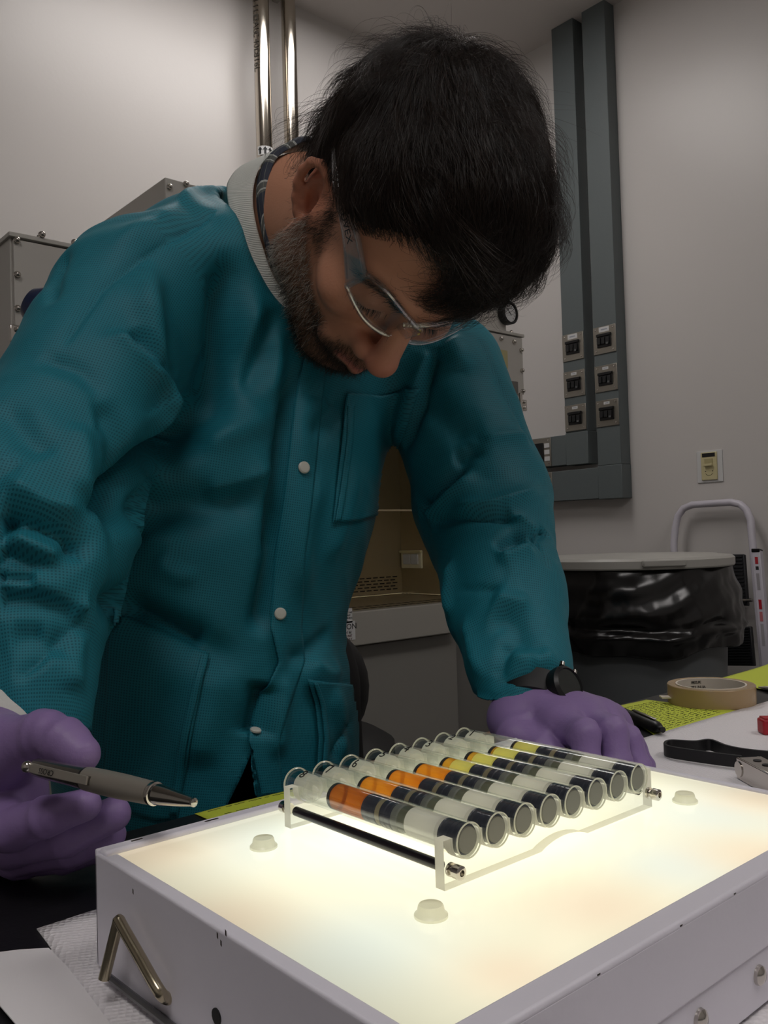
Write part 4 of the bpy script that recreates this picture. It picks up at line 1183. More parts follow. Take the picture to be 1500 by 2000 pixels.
mixn = [n for n in nt.nodes if n.bl_idname == 'ShaderNodeMix'][0]
nt.links.new(an.outputs['Color'], mixn.inputs['A']); nt.links.new(mixn.outputs['Result'], b_.inputs['Base Color'])

# ---------------------------------------------------------------- gown surface with folds
GV, GF = gm.mesh(.0062)
_o = mesh_obj('gown_base', GV, GF, M_ink)
_m = _o.modifiers.new('s', 'SUBSURF'); _m.levels = 1; _m.render_levels = 1
dg = bpy.context.evaluated_depsgraph_get()
_me = bpy.data.meshes.new_from_object(_o.evaluated_get(dg))
nv = len(_me.vertices); GV = np.empty(nv*3); _me.vertices.foreach_get('co', GV); GV = GV.reshape(-1, 3)
nf = len(_me.polygons); GF = np.empty(nf*4, np.int32); _me.polygons.foreach_get('vertices', GF); GF = GF.reshape(-1, 4)
GN = np.empty(nv*3); _me.vertices.foreach_get('normal', GN); GN = GN.reshape(-1, 3)
bpy.data.objects.remove(_o); bpy.data.meshes.remove(_me)
GB = cloud(GV, GF)
disp = np.zeros(nv)
_seen = (GN*(CC-GV)).sum(1) > -.05
def stroke(pts, amp, w, kind='valley', taper=(.25, .25)):
    """fold along a line drawn on the cloth; amp and w in mm"""
    S, Nn = [], []
    for (x0, y0), (x1, y1) in zip(pts[:-1], pts[1:]):
        n = max(2, int(math.hypot(x1-x0, y1-y0)/9))
        for k in range(n):
            p, q = hit(GB, x0+(x1-x0)*k/n, y0+(y1-y0)*k/n)
            if p is not None: S.append(p); Nn.append(q)
    if len(S) < 4: return
    S = np.array(S); w = w*1e-3; amp = amp*1.35e-3
    # smooth the line
    for _ in range(3): S[1:-1] = .5*S[1:-1]+.25*(S[:-2]+S[2:])
    lo, hi = S.min(0)-4*w-.004, S.max(0)+4*w+.004
    I = np.nonzero(_seen & ((GV > lo) & (GV < hi)).all(1))[0]
    if len(I) == 0: return
    best = np.full(len(I), 9.); bi = np.zeros(len(I), int); bt = np.zeros(len(I))
    P = GV[I]
    for k in range(len(S)-1):
        a = S[k]; ba = S[k+1]-a; t = np.clip((P-a)@ba/max(ba@ba, 1e-12), 0, 1)
        d = np.linalg.norm(P-a-t[:, None]*ba, axis=1); m = d < best
        best[m] = d[m]; bi[m] = k; bt[m] = t[m]
    tt = (bi+bt)/(len(S)-1)
    tap = np.clip(tt/max(taper[0], 1e-3), 0, 1)*np.clip((1-tt)/max(taper[1], 1e-3), 0, 1); tap = tap*tap*(3-2*tap)
    if kind == 'valley': f = -np.exp(-(best/w)**2)
    elif kind == 'crease': f = -np.exp(-best/w)
    elif kind == 'ridge': f = np.exp(-np.sqrt((best/w)**2+.04)+.2)
    elif kind == 'bulge': f = np.exp(-(best/w)**2)
    elif kind == 'step':      # sharp edge: raised on the right-hand side of the drawn line
        tg = S[np.minimum(bi+1, len(S)-1)]-S[bi]; sd = np.cross(tg, GN[I]); sd /= np.linalg.norm(sd, axis=1, keepdims=True)+1e-12
        x = ((P-S[bi])*sd).sum(1); x = np.sign(x)*best
        f = np.where(x > 0, np.exp(-x/w)*np.clip(x/.002, 0, 1), -.55*np.exp(x/(w*.5))*np.clip(-x/.002, 0, 1))
    disp[I] += amp*tap*f
# between sleeve and chest, and folds of the right sleeve
stroke([(468,470),(446,580),(438,690),(412,785),(345,850),(262,930),(190,1015)], 26, 17, 'valley', (.2,.15))
stroke([(415,800),(340,860),(262,940),(195,1015)], 14, 9, 'crease', (.3,.15))
stroke([(470,372),(400,430),(300,490),(200,562),(110,690)], 3.5, 4, 'crease', (.1,.1))
stroke([(460,350),(360,400),(250,470),(190,530)], 6, 13, 'bulge', (.25,.5))
stroke([(455,360),(390,372),(330,400)], 4, 4, 'crease'); stroke([(455,372),(390,388),(340,415)], 5, 6, 'ridge')
stroke([(300,500),(285,600),(300,690),(318,770),(312,830)], 10, 12, 'bulge'); 
stroke([(215,640),(268,715),(322,772)], 9, 8, 'ridge'); stroke([(250,640),(300,705),(335,760)], 8, 8, 'valley')
stroke([(300,760),(318,765),(322,800),(308,868),(235,935)], 12, 10, 'ridge', (.2,.2))
stroke([(170,800),(205,800),(235,850),(240,925)], 8, 12, 'valley'); stroke([(150,820),(165,900),(165,990)], 6, 10, 'bulge')
stroke([(70,690),(160,720),(215,790)], 4, 9, 'valley'); stroke([(165,992),(200,985),(235,940)], 9, 6, 'crease')
stroke([(0,930),(90,985),(180,1005)], 10, 13, 'ridge'); stroke([(0,1022),(60,1025),(130,1050),(172,1110)], 15, 9, 'crease', (.05,.2))
stroke([(10,1035),(70,1070),(125,1105)], 9, 9, 'ridge'); stroke([(0,1080),(60,1100),(120,1110)], 7, 6, 'valley', (.05,.3))
stroke([(0,1128),(50,1132),(85,1128)], 10, 5, 'crease', (.05,.2)); stroke([(0,1140),(90,1150),(178,1200)], 9, 9, 'ridge', (.05,.1))
stroke([(0,1168),(80,1170),(170,1195)], 8, 9, 'valley', (.05,.2)); stroke([(178,1202),(130,1240),(60,1310),(0,1350)], 7, 8, 'crease')
stroke([(160,1215),(140,1290),(135,1370)], 6, 9, 'bulge'); stroke([(0,1330),(70,1320),(130,1260)], 6, 10, 'ridge')
stroke([(20,1250),(100,1240)], 5, 9, 'valley'); stroke([(0,780),(60,860),(120,900)], 5, 12, 'valley')
stroke([(140,470),(110,540),(95,610)], 5, 7, 'valley')
# chest and front
stroke([(590,690),(572,805),(553,950),(537,1090),(500,1260)], 15, 11, 'valley', (.15,.1))
stroke([(575,700),(556,830),(540,960),(528,1100)], 9, 5, 'crease', (.15,.1))
stroke([(515,560),(470,680),(430,760),(360,850)], 9, 14, 'ridge'); stroke([(545,600),(500,700),(470,790)], 7, 9, 'valley')
stroke([(540,640),(545,720),(520,800)], 5, 8, 'bulge'); stroke([(380,860),(470,840),(550,800)], 6, 14, 'bulge')
stroke([(195,1015),(300,1000),(420,985),(555,955)], 13, 20, 'valley', (.1,.25)); stroke([(200,1020),(280,1050),(380,1060)], 6, 12, 'bulge')
stroke([(390,960),(480,940),(560,900)], 7, 10, 'ridge'); stroke([(640,740),(665,790),(590,870)], 7, 11, 'valley')
stroke([(590,770),(640,775),(680,790)], 4, 6, 'crease'); stroke([(600,640),(660,720),(680,760)], 5, 8, 'ridge')
stroke([(300,1090),(360,1130),(380,1090)], 5, 10, 'bulge'); stroke([(170,1145),(280,1200),(420,1270),(500,1300)], 8, 14, 'valley')
stroke([(640,900),(600,1000),(585,1100),(600,1200)], 5, 14, 'bulge'); stroke([(700,900),(670,1000),(640,1120)], 4, 14, 'bulge')
stroke([(545,1290),(600,1280),(660,1220)], 6, 9, 'valley'); stroke([(600,1285),(640,1320),(680,1300)], 5, 10, 'ridge')
stroke([(520,1330),(505,1400),(495,1450)], 14, 13, 'valley', (.2,.1)); stroke([(560,1310),(545,1400),(540,1500)], 6, 10, 'bulge')
stroke([(690,1400),(660,1440),(640,1500)], 6, 7, 'crease'); stroke([(640,1340),(665,1420),(668,1500)], 5, 10, 'bulge')
stroke([(195,1165),(260,1195),(330,1226),(415,1262)], 12, 9, 'crease', (.1,.1)); stroke([(330,1300),(300,1420),(260,1560)], 5, 16, 'valley'); stroke([(430,1290),(400,1400),(380,1520)], 6, 18, 'bulge')
# left sleeve
stroke([(815,1000),(860,965),(905,915),(935,885)], 13, 7, 'crease', (.1,.35)); stroke([(830,1010),(880,965),(940,910)], 9, 10, 'ridge', (.1,.3))
stroke([(880,900),(925,885),(940,860)], 7, 9, 'valley'); stroke([(820,760),(880,830),(930,880)], 7, 16, 'valley')
stroke([(930,860),(1000,850),(1055,870)], 6, 12, 'ridge'); stroke([(870,660),(900,690),(880,730)], 6, 14, 'bulge')
stroke([(830,1022),(900,1012),(1000,1010),(1010,1005)], 10, 6, 'crease', (.2,.1)); stroke([(870,1000),(960,990),(1030,965),(1070,940)], 8, 9, 'ridge')
stroke([(1000,1008),(1040,1040),(1052,1068)], 8, 5, 'ridge'); stroke([(1040,1060),(1075,1030)], 8, 4, 'crease', (.1,.05))
stroke([(965,1075),(1000,1060),(1035,1035)], 9, 8, 'valley'); stroke([(970,1095),(1010,1080),(1050,1065)], 7, 9, 'ridge')
stroke([(1048,1052),(1066,1085),(1078,1125)], 4, 3, 'crease'); stroke([(880,1148),(940,1150),(990,1150)], 4, 3.5, 'crease')
stroke([(960,1160),(1010,1180),(1050,1170)], 6, 12, 'ridge'); stroke([(960,1190),(1010,1220),(1020,1300)], 7, 14, 'valley')
stroke([(880,1090),(870,1160),(885,1220)], 5, 7, 'bulge'); stroke([(905,1200),(930,1280),(960,1345)], 6, 9, 'ridge')
stroke([(985,1270),(1040,1290),(1090,1260)], 5, 10, 'bulge'); stroke([(955,1335),(1030,1322),(1100,1300)], 5, 4, 'crease')
stroke([(970,1330),(985,1290),(995,1240)], 4, 6, 'valley'); stroke([(1060,1330),(1050,1290),(1060,1240)], 4, 6, 'valley')
stroke([(930,650),(985,760),(1040,880)], 3, 4, 'crease', (.1,.1))
stroke([(856,680),(818,790),(784,893)], 12, 7, 'crease', (.1,.15)); stroke([(838,680),(798,790),(766,900)], 5, 9, 'ridge', (.1,.1))
# small crumple everywhere
crum = np.zeros(nv)
for k in range(14):
    kv = rng.normal(size=3); kv *= rng.uniform(35, 110)/np.linalg.norm(kv)
    crum += np.sin(GV@kv+rng.uniform(0, 6.28)+1.5*np.sin(GV@np.roll(kv, 1)*.6))*rng.uniform(.5, 1)
disp += .0007*crum*np.abs(np.sin(GV@np.array([23., 17, 31])))
GV2 = GV + GN*disp[:, None]
# the gap between the front tails shows the trousers; sleeves are cut open at the hems
Gm = bpy.data.meshes.new('gown')
cen = GV2[GF].mean(1); pc = project(cen); front = ((CC-cen)*GN[GF].mean(1)).sum(1) > 0
def in_poly(P, poly):
    x, y = P[:, 0], P[:, 1]; c = np.zeros(len(P), bool); n = len(poly)
    for i in range(n):
        x0, y0 = poly[i]; x1, y1 = poly[(i+1) % n]
        m = ((y0 > y) != (y1 > y)) & (x < (x1-x0)*(y-y0)/((y1-y0) if y1 != y0 else 1e-9)+x0); c ^= m
    return c
GAP = [(490,1474),(470,1520),(440,1580),(425,1640),(530,1640),(500,1548)]
pv = project(GV2); fv = ((CC-GV2)*GN).sum(1) > 0
cand = np.nonzero(fv & (np.abs(pv[:, 0]-475) < 70) & (np.abs(pv[:, 1]-1550) < 110))[0]
for i in cand:                       # bring the cloth edge onto the cut line
    x, y, d_ = pv[i]; bq, bd = None, 7.0
    for (x0, y0), (x1, y1) in zip(GAP, GAP[1:]+GAP[:1]):
        if min(y0, y1) > 1600: continue
        ex, ey = x1-x0, y1-y0; t_ = min(1, max(0, ((x-x0)*ex+(y-y0)*ey)/(ex*ex+ey*ey)))
        qx, qy = x0+ex*t_, y0+ey*t_; dd = math.hypot(x-qx, y-qy)
        if dd < bd: bd, bq = dd, (qx, qy)
    if bq is not None: GV2[i] = at(bq[0], bq[1], d_)
cen = GV2[GF].mean(1); pc = project(cen)
gone = front & in_poly(pc, GAP)
aR = -CU*.95-CR*.2; aR /= np.linalg.norm(aR); aL = WL-EL; aL = aL/np.linalg.norm(aL)+CR*.12+CF*.1; aL /= np.linalg.norm(aL)
hemR = at(60, 1408, .575); hemL = at(1030, 1329, .775); hLn = CR*.216-CU*.977
gone |= ((cen-hemR)@aR > 0) & (np.linalg.norm(cen-hemR, axis=1) < .12) & (pc[:, 0] < 178)
gone |= ((cen-hemL)@hLn > 0) & (np.linalg.norm(cen-hemL, axis=1) < .12)
GK = GF[~gone]
# pull hem vertices onto the hem planes
used = np.unique(GK)
for h_, a_ in ((hemR, aR), (hemL, hLn)):
    d_ = (GV2-h_)@a_; m_ = (np.abs(d_) < .006) & (np.linalg.norm(GV2-h_, axis=1) < .12)
    e_ = d_ > -.0035
    GV2[m_ & e_] -= a_*d_[m_ & e_][:, None]
M_gown = mat('teal gown fabric', (22, 128, 140), .58, spec=.3)
gown = mesh_obj('gown', GV2, GK, M_gown, person)
me = gown.data
# cloth coordinates: wrapped around each sleeve and the torso so the dot weave follows the cloth
def wrap_uv(P, a, b, rad, ref):
    ax_ = (b-a)/np.linalg.norm(b-a); e1 = ref-ax_*(ref@ax_); e1 /= np.linalg.norm(e1); e2 = np.cross(ax_, e1)
    q = P-a; return np.stack([np.arctan2(q@e2, q@e1)*rad, q@ax_], -1)
VV = np.empty(len(me.vertices)*3); me.vertices.foreach_get('co', VV); VV = VV.reshape(-1, 3)
M0 = np.array(gown.matrix_parent_inverse)
uvs = [wrap_uv(VV, at(415,1400,.9), at(530,650,.94), .15, -CF), wrap_uv(VV, SR, ER, .078, -CF), wrap_uv(VV, ER, WR, .06, -CF), wrap_uv(VV, SL, EL, .073, -CF), wrap_uv(VV, EL, WL, .058, -CF)]
sl = [cone(SR, ER, .074, .078), cone(ER, WR, .078, .036), cone(SL, EL, .074, .070), cone(EL, WL, .070, .043)]
fc = VV[GK].mean(1)
dT = np.full(len(fc), 9.)
for op, p, k in gm.ops[:7]: dT = np.minimum(dT, p.fn(fc))
ds = np.stack([dT]+[p.fn(fc) for p in sl], 0); prt = ds.argmin(0)
U_ = np.stack(uvs, 0)
uvl = me.uv_layers.new(name='cloth')
lv = np.empty(len(me.loops), np.int32); me.loops.foreach_get('vertex_index', lv)
fi = np.repeat(np.arange(len(me.polygons)), 4)[:len(lv)]
uvl.data.foreach_set('uv', (U_[prt[fi], lv]).astype(np.float32).ravel())
def cloth_nodes(m, base, dark, pitch):
    nt = m.node_tree; b_ = nt.nodes['Principled BSDF']
    uv = nt.nodes.new('ShaderNodeUVMap'); uv.uv_map = 'cloth'
    s_ = nt.nodes.new('ShaderNodeSeparateXYZ'); nt.links.new(uv.outputs[0], s_.inputs[0])
    def mm(op, a, b):
        n = nt.nodes.new('ShaderNodeMath'); n.operation = op
        for i, v in enumerate((a, b)):
            if v is None: continue
            if isinstance(v, (int, float)): n.inputs[i].default_value = v
            else: nt.links.new(v, n.inputs[i])
        return n.outputs[0]
    k = 2*math.pi/(pitch*2)
    sx = mm('SINE', mm('MULTIPLY', s_.outputs[0], k), None); sy = mm('SINE', mm('MULTIPLY', s_.outputs[1], k), None)
    pr = mm('ABSOLUTE', mm('MULTIPLY', sx, sy), None)
    mr = nt.nodes.new('ShaderNodeMapRange'); mr.interpolation_type = 'SMOOTHSTEP'
    mr.inputs['From Min'].default_value = .45; mr.inputs['From Max'].default_value = .85
    nt.links.new(pr, mr.inputs['Value'])
    mx = nt.nodes.new('ShaderNodeMix'); mx.data_type = 'RGBA'
    mx.inputs['A'].default_value = (*lin(base), 1); mx.inputs['B'].default_value = (*lin(dark), 1)
    nt.links.new(mr.outputs['Result'], mx.inputs['Factor']); nt.links.new(mx.outputs['Result'], b_.inputs['Base Color'])
    bp_ = nt.nodes.new('ShaderNodeBump'); bp_.inputs['Strength'].default_value = .3; bp_.inputs['Distance'].default_value = .0006
    bp_.invert = True
    nt.links.new(mr.outputs['Result'], bp_.inputs['Height']); nt.links.new(bp_.outputs['Normal'], b_.inputs['Normal'])
cloth_nodes(M_gown, (29, 118, 134), (17, 88, 102), .0023)
md = gown.modifiers.new('thick', 'SOLIDIFY'); md.thickness = .0012; md.offset = -1
GB2 = cloud(GV2, GK)
def patch(name, upper, lower, n, m, off, material, parent, thick=.0012):
    """a cloth layer lying on the gown between two lines, lifted off it by off(u, v) metres"""
    def samp(pl, t):
        pl = np.array(pl, float); seg = np.linalg.norm(np.diff(pl, axis=0), axis=1); c = np.concatenate([[0], np.cumsum(seg)])/seg.sum()
        return np.array([np.interp(t, c, pl[:, 0]), np.interp(t, c, pl[:, 1])])
    V = np.full((n+1, m+1, 3), np.nan); uv = np.zeros((n+1, m+1, 2))
    for i in range(n+1):
        a, b = samp(upper, i/n), samp(lower, i/n)
        for j in range(m+1):
            q = a+(b-a)*j/m
            p, nr = hit(GB2, *q)
            if p is None: continue
            V[i, j] = p+nr*off(i/n, j/m)
    idx = np.full((n+1, m+1), -1, int); ok = ~np.isnan(V[..., 0]); idx[ok] = np.arange(ok.sum())
    P = V[ok]
    Q = [(idx[i,j], idx[i+1,j], idx[i+1,j+1], idx[i,j+1]) for i in range(n) for j in range(m) if min(idx[i,j], idx[i+1,j], idx[i+1,j+1], idx[i,j+1]) >= 0]
    Q = [q for q in Q if max(np.linalg.norm(P[q[a]]-P[q[(a+1) % 4]]) for a in range(4)) < .03]
    o = mesh_obj(name, P, np.array(Q, np.int32), material, parent)
    uvl = o.data.uv_layers.new(name='cloth'); W_ = wrap_uv(P, at(415,1400,.9), at(530,650,.94), .15, -CF)
    lv = np.empty(len(o.data.loops), np.int32); o.data.loops.foreach_get('vertex_index', lv)
    uvl.data.foreach_set('uv', W_[lv].astype(np.float32).ravel())
    md = o.modifiers.new('thick', 'SOLIDIFY'); md.thickness = thick; md.offset = -1
    return o
# button placket: left front overlapping, down to the lower tail
patch('placket', [(592,690),(577,800),(556,980),(540,1090),(527,1230),(540,1292),(512,1352),(481,1440),(488,1466),(497,1495),(508,1552)],
      [(640,690),(628,800),(610,980),(596,1090),(590,1230),(596,1292),(575,1352),(548,1440),(545,1466),(548,1495),(553,1552)], 120, 10, lambda u, v: .0045*(1-v)**.7+.0006, M_gown, gown)
M_snap = mat('white snap button', (206, 206, 196), .35)
for k, (px, py, r_) in enumerate(((585,915,.0058),(541,1198,.0056),(493,1437,.0052))):
    p, nr = hit(GB2, px+4, py)
    if p is None: continue
    o_ = MB().lathe([(r_,0),(r_,.0016),(r_*.8,.0026),(1e-5,.0030)], p+nr*.0045, nr, 20).obj('snap_button', M_snap, gown)
# chest pocket and lower pockets
M_gown2 = M_gown
pk = patch('chest_pocket', [(674,768),(740,772),(818,758)], [(648,1022),(700,1016),(740,1004)], 40, 40, lambda u, v: .0014+.0022*(1-v)**3, M_gown, gown)
patch('pocket_hem', [(676,768),(672,860),(662,950),(650,1020)], [(688,772),(684,860),(674,950),(662,1018)], 30, 3, lambda u, v: .0042, M_gown, pk)
pk = patch('side_pocket', [(215,1194),(260,1214),(330,1246),(405,1281)], [(205,1572),(240,1582),(300,1600),(345,1600)], 40, 40, lambda u, v: .0014+.0030*(1-v)**4, M_gown, gown)
patch('pocket_hem', [(405,1281),(385,1370),(362,1480),(345,1590)], [(391,1276),(371,1368),(348,1478),(330,1588)], 30, 3, lambda u, v: .0040, M_gown, pk)
pk = patch('side_pocket', [(596,1325),(610,1372),(617,1440),(614,1500)], [(700,1340),(700,1400),(700,1450),(700,1500)], 30, 24, lambda u, v: .0034*(1-v)**.5+.001, M_gown, gown)
patch('pocket_hem', [(612,1330),(626,1372),(633,1440),(630,1500)], [(604,1330),(617,1372),(624,1440),(621,1500)], 30, 3, lambda u, v: .0058, M_gown, pk)

# ---------------------------------------------------------------- collars
def ring_band(name, rows, material, thick=.002, n=96, parent=None):
    """closed bands: rows of control points (px, py, depth), splined around the neck"""
    R_ = []
    for row in rows:
        P = np.array([at(*p) for p in row]); k = len(P); out = []
        for i in range(n):
            t = i/n*k; j = int(t); f = t-j
            p0, p1, p2, p3 = P[(j-1) % k], P[j % k], P[(j+1) % k], P[(j+2) % k]
            out.append(.5*(2*p1+(p2-p0)*f+(2*p0-5*p1+4*p2-p3)*f*f+(3*p1-p0-3*p2+p3)*f**3))
        R_.append(out)
    V = np.concatenate(R_); m = len(rows)
    Fq = np.array([(r*n+i, r*n+(i+1) % n, (r+1)*n+(i+1) % n, (r+1)*n+i) for r in range(m-1) for i in range(n)], np.int32)
    o = mesh_obj(name, V, Fq, material, parent)
    uvl = o.data.uv_layers.new(name='band')
    U_ = np.array([[i/n, r/(m-1)] for r in range(m) for i in range(n)]); lv = np.empty(len(o.data.loops), np.int32); o.data.loops.foreach_get('vertex_index', lv)
    uvl.data.foreach_set('uv', U_[lv].astype(np.float32).ravel())
    md = o.modifiers.new('thick', 'SOLIDIFY'); md.thickness = thick; md.offset = -1
    md = o.modifiers.new('sub', 'SUBSURF'); md.levels = 1; md.render_levels = 1
    return o
M_knit = mat('white rib knit', (206, 208, 202), .75)
nt = M_knit.node_tree
uv = nt.nodes.new('ShaderNodeUVMap'); uv.uv_map = 'band'
wv = nt.nodes.new('ShaderNodeTexWave'); wv.inputs['Scale'].default_value = 55; wv.inputs['Distortion'].default_value = .5
nt.links.new(uv.outputs[0], wv.inputs['Vector'])
bpn = nt.nodes.new('ShaderNodeBump'); bpn.inputs['Strength'].default_value = .35; bpn.inputs['Distance'].default_value = .001
nt.links.new(wv.outputs['Fac'], bpn.inputs['Height']); nt.links.new(bpn.outputs['Normal'], nt.nodes['Principled BSDF'].inputs['Normal'])
top = [(600,284,.905),(540,300,.885),(508,332,.872),(496,395,.862),(514,480,.862),(552,566,.875),(630,610,.92),(705,520,.97),(690,380,.965)]
mid = [(598,286,.925),(526,304,.898),(484,345,.876),(468,395,.864),(482,480,.862),(526,574,.868),(632,640,.912),(735,530,.985),(705,385,.98)]
bot = [(600,306,.955),(486,322,.918),(448,352,.888),(444,390,.868),(462,462,.858),(498,560,.856),(635,665,.90),(760,560,.99),(720,400,.995)]
ring_band('knit_collar', [top, mid, bot], M_knit, .003, parent=gown)
M_plaid = mat('plaid shirt cloth', (44, 50, 66), .75)
nt = M_plaid.node_tree; b_ = nt.nodes['Principled BSDF']
uv = nt.nodes.new('ShaderNodeUVMap'); uv.uv_map = 'band'; s_ = nt.nodes.new('ShaderNodeSeparateXYZ'); nt.links.new(uv.outputs[0], s_.inputs[0])
def band_lines(out, freq, ph, width):
    a = nt.nodes.new('ShaderNodeMath'); a.operation = 'MULTIPLY_ADD'; nt.links.new(out, a.inputs[0]); a.inputs[1].default_value = freq; a.inputs[2].default_value = ph
    f = nt.nodes.new('ShaderNodeMath'); f.operation = 'FRACT'; nt.links.new(a.outputs[0], f.inputs[0])
    l = nt.nodes.new('ShaderNodeMath'); l.operation = 'LESS_THAN'; nt.links.new(f.outputs[0], l.inputs[0]); l.inputs[1].default_value = width
    return l.outputs[0]
def layer(prev, fac, rgb):
    mx = nt.nodes.new('ShaderNodeMix'); mx.data_type = 'RGBA'; nt.links.new(fac, mx.inputs['Factor'])
    if isinstance(prev, tuple): mx.inputs['A'].default_value = (*lin(prev), 1)
    else: nt.links.new(prev, mx.inputs['A'])
    mx.inputs['B'].default_value = (*lin(rgb), 1); return mx.outputs['Result']
c_ = layer((40, 46, 62), band_lines(s_.outputs[0], 9, .3, .35), (84, 86, 84))
c_ = layer(c_, band_lines(s_.outputs[0], 9, .32, .06), (170, 172, 168)); c_ = layer(c_, band_lines(s_.outputs[0], 9, .08, .05), (170, 172, 168))
c_ = layer(c_, band_lines(s_.outputs[1], 3, .1, .06), (120, 122, 110))
nt.links.new(c_, b_.inputs['Base Color'])
top2 = [(622,282,.898),(566,294,.886),(536,320,.876),(524,372,.866),(527,430,.866),(548,520,.872),(630,580,.91),(690,500,.952),(678,375,.955)]
rid2 = [(614,270,.908),(554,280,.892),(520,312,.876),(508,372,.862),(515,440,.862),(545,535,.870),(630,592,.912),(700,508,.962),(684,370,.962)]
bot2 = [(606,288,.925),(541,301,.90),(510,335,.880),(502,395,.868),(520,485,.868),(556,570,.876),(632,615,.918),(708,525,.972),(694,382,.972)]
ring_band('shirt_collar', [top2, rid2, bot2], M_plaid, .002, parent=person)

# ---------------------------------------------------------------- trousers and shoes, hidden by the bench
pb = at(440, 1400, .90)
tm = Model()
for s in (-1, 1):
    hip = np.array([pb[0]+s*.085, pb[1], .80]); kn = np.array([pb[0]+s*.10, pb[1]-.01, .46]); an_ = np.array([pb[0]+s*.11, pb[1]+.02, .08])
    tm.add(cone(hip, kn, .074, .066), .03); tm.add(cone(kn, an_, .064, .05), .02)
tm.add(ell((pb[0], pb[1], .84), (.135, .090, .11)), .04)
V_, F_ = tm.mesh(.012)
trs = mesh_obj('trousers', V_, F_, mat('black trousers', (14, 14, 18), .8), person)
for s in (-1, 1):
    sm = Model(); fx = pb[0]+s*.115
    sm.add(cone((fx, pb[1]+.06, .045), (fx+s*.01, pb[1]-.13, .034), .042, .034, ((0,0,1), .9)), 0); sm.add(cone((fx, pb[1]+.03, .05), (fx, pb[1]+.02, .10), .045), .02)
    sm.sub(Prim(lambda P: P[..., 2]-.001, (fx-.2, pb[1]-.4, -.2), (fx+.2, pb[1]+.3, .01)), 0)
    V_, F_ = sm.mesh(.006); mesh_obj('shoe', V_, F_, M_blackr, person)

# ---------------------------------------------------------------- gloved hands
M_glove = mat('purple nitrile glove', (140, 116, 166), .45, spec=.4, bump=.12, bscale=350, var=.05, vscale=60)
# wrinkles across the gloves
nt = M_glove.node_tree
def hand(fingers, palm, h=.0016):
    """fingers: lists of chains, merged hard with each other and smoothly with the palm"""
    pm = Model()
    for p in palm: pm.add(p, .018)
    parts = []
    for ch in fingers:
        f = Model(); [f.add(cone(ch[i][0], ch[i+1][0], ch[i][1], ch[i+1][1]), .004) for i in range(len(ch)-1)]; parts.append(f)
    us = palm+[p for f in parts for o, p, k in f.ops]
    lo = np.min([p.lo for p in us], 0)-3*h; hi = np.max([p.hi for p in us], 0)+3*h
    n = np.ceil((hi-lo)/h).astype(int)+1; ax = [lo[i]+h*np.arange(n[i]) for i in range(3)]
    G = np.stack(np.meshgrid(*ax, indexing='ij'), -1)
    dp = pm.ev(G); d = dp.copy()
    for f in parts: d = np.minimum(d, smin(dp, f.ev(G), .010))
    # creases at the joints and stretched glove wrinkles
    w = np.zeros(d.shape)
    for ch in fingers:
        for i in range(1, len(ch)-1):
            c, r = ch[i]; ax_ = ch[i+1][0]-ch[i-1][0]; ax_ = ax_/np.linalg.norm(ax_)
            q = G-c; t = q@ax_; dist = np.sqrt((q*q).sum(-1))
            w += .0005*np.sin(t/.0019)*np.exp(-(t/.007)**2)*(dist < r*1.8)
    d = d+w
    return surface_nets(d.astype(np.float32), lo, h)
A_ = at
R_f = [
 [(A_(5,1468,.520),.0190),(A_(88,1433,.502),.0134),(A_(128,1449,.494),.0126),(A_(158,1473,.488),.0108)],
 [(A_(-30,1560,.535),.0145),(A_(22,1618,.505),.0128),(A_(95,1594,.492),.0108),(A_(166,1572,.486),.0090)],
 [(A_(-35,1600,.545),.0145),(A_(20,1652,.520),.0128),(A_(130,1632,.508),.0115),(A_(222,1590,.508),.0100)],
 [(A_(-30,1640,.555),.0135),(A_(30,1672,.530),.0118),(A_(140,1655,.522),.0110),(A_(214,1630,.524),.0098)],
 [(A_(-20,1660,.565),.0120),(A_(40,1682,.545),.0104),(A_(130,1672,.540),.0098),(A_(188,1658,.545),.0088)]]
R_p = [cone(A_(-28,1455,.540), A_(-30,1510,.540), .0245, .026), ell(A_(-25,1565,.545), (.038,.024,.042), np.stack([CR, CF, CU])), cone(A_(-25,1470,.535), A_(5,1468,.520), .020, .0185)]
V_, F_ = hand(R_f, R_p); V_[:, 2] = np.maximum(V_[:, 2], ZB+.0006)
gl = mesh_obj('glove', V_, F_, M_glove, person); gl['label'] = 'purple glove on the right hand holding the silver pen'
L_f = [
 [(A_(1000,1405,.735),.0185),(A_(1006,1438,.705),.0150),(A_(1058,1466,.685),.0125),(A_(1112,1500,.672),.0108)],
 [(A_(1092,1418,.705),.0140),(A_(1142,1434,.668),.0118),(A_(1146,1490,.660),.0108),(A_(1146,1540,.664),.0098)],
 [(A_(1140,1405,.715),.0140),(A_(1196,1428,.678),.0118),(A_(1206,1490,.668),.0110),(A_(1208,1540,.674),.0100)],
 [(A_(1172,1408,.728),.0132),(A_(1226,1444,.694),.0110),(A_(1246,1500,.684),.0102),(A_(1252,1535,.690),.0094)],
 [(A_(1190,1418,.742),.0120),(A_(1236,1456,.712),.0100),(A_(1257,1500,.706),.0092),(A_(1262,1525,.710),.0086)]]
wl = A_(1042,1380,.752)
L_p = [cone(wl-aL*.02, A_(1060,1405,.735), .027, .024)]+[cone(A_(1055,1398,.738), c[0][0], .022, .0165) for c in L_f[1:]]+[cone(A_(1092,1418,.705), A_(1190,1418,.742), .014, .012), cone(wl, L_f[0][0][0], .022, .0185)]
V_, F_ = hand(L_f, L_p); V_[:, 2] = np.maximum(V_[:, 2], ZB+.0032)
gl = mesh_obj('glove', V_, F_, M_glove, person); gl['label'] = 'purple glove on the left hand pressed on the bench'
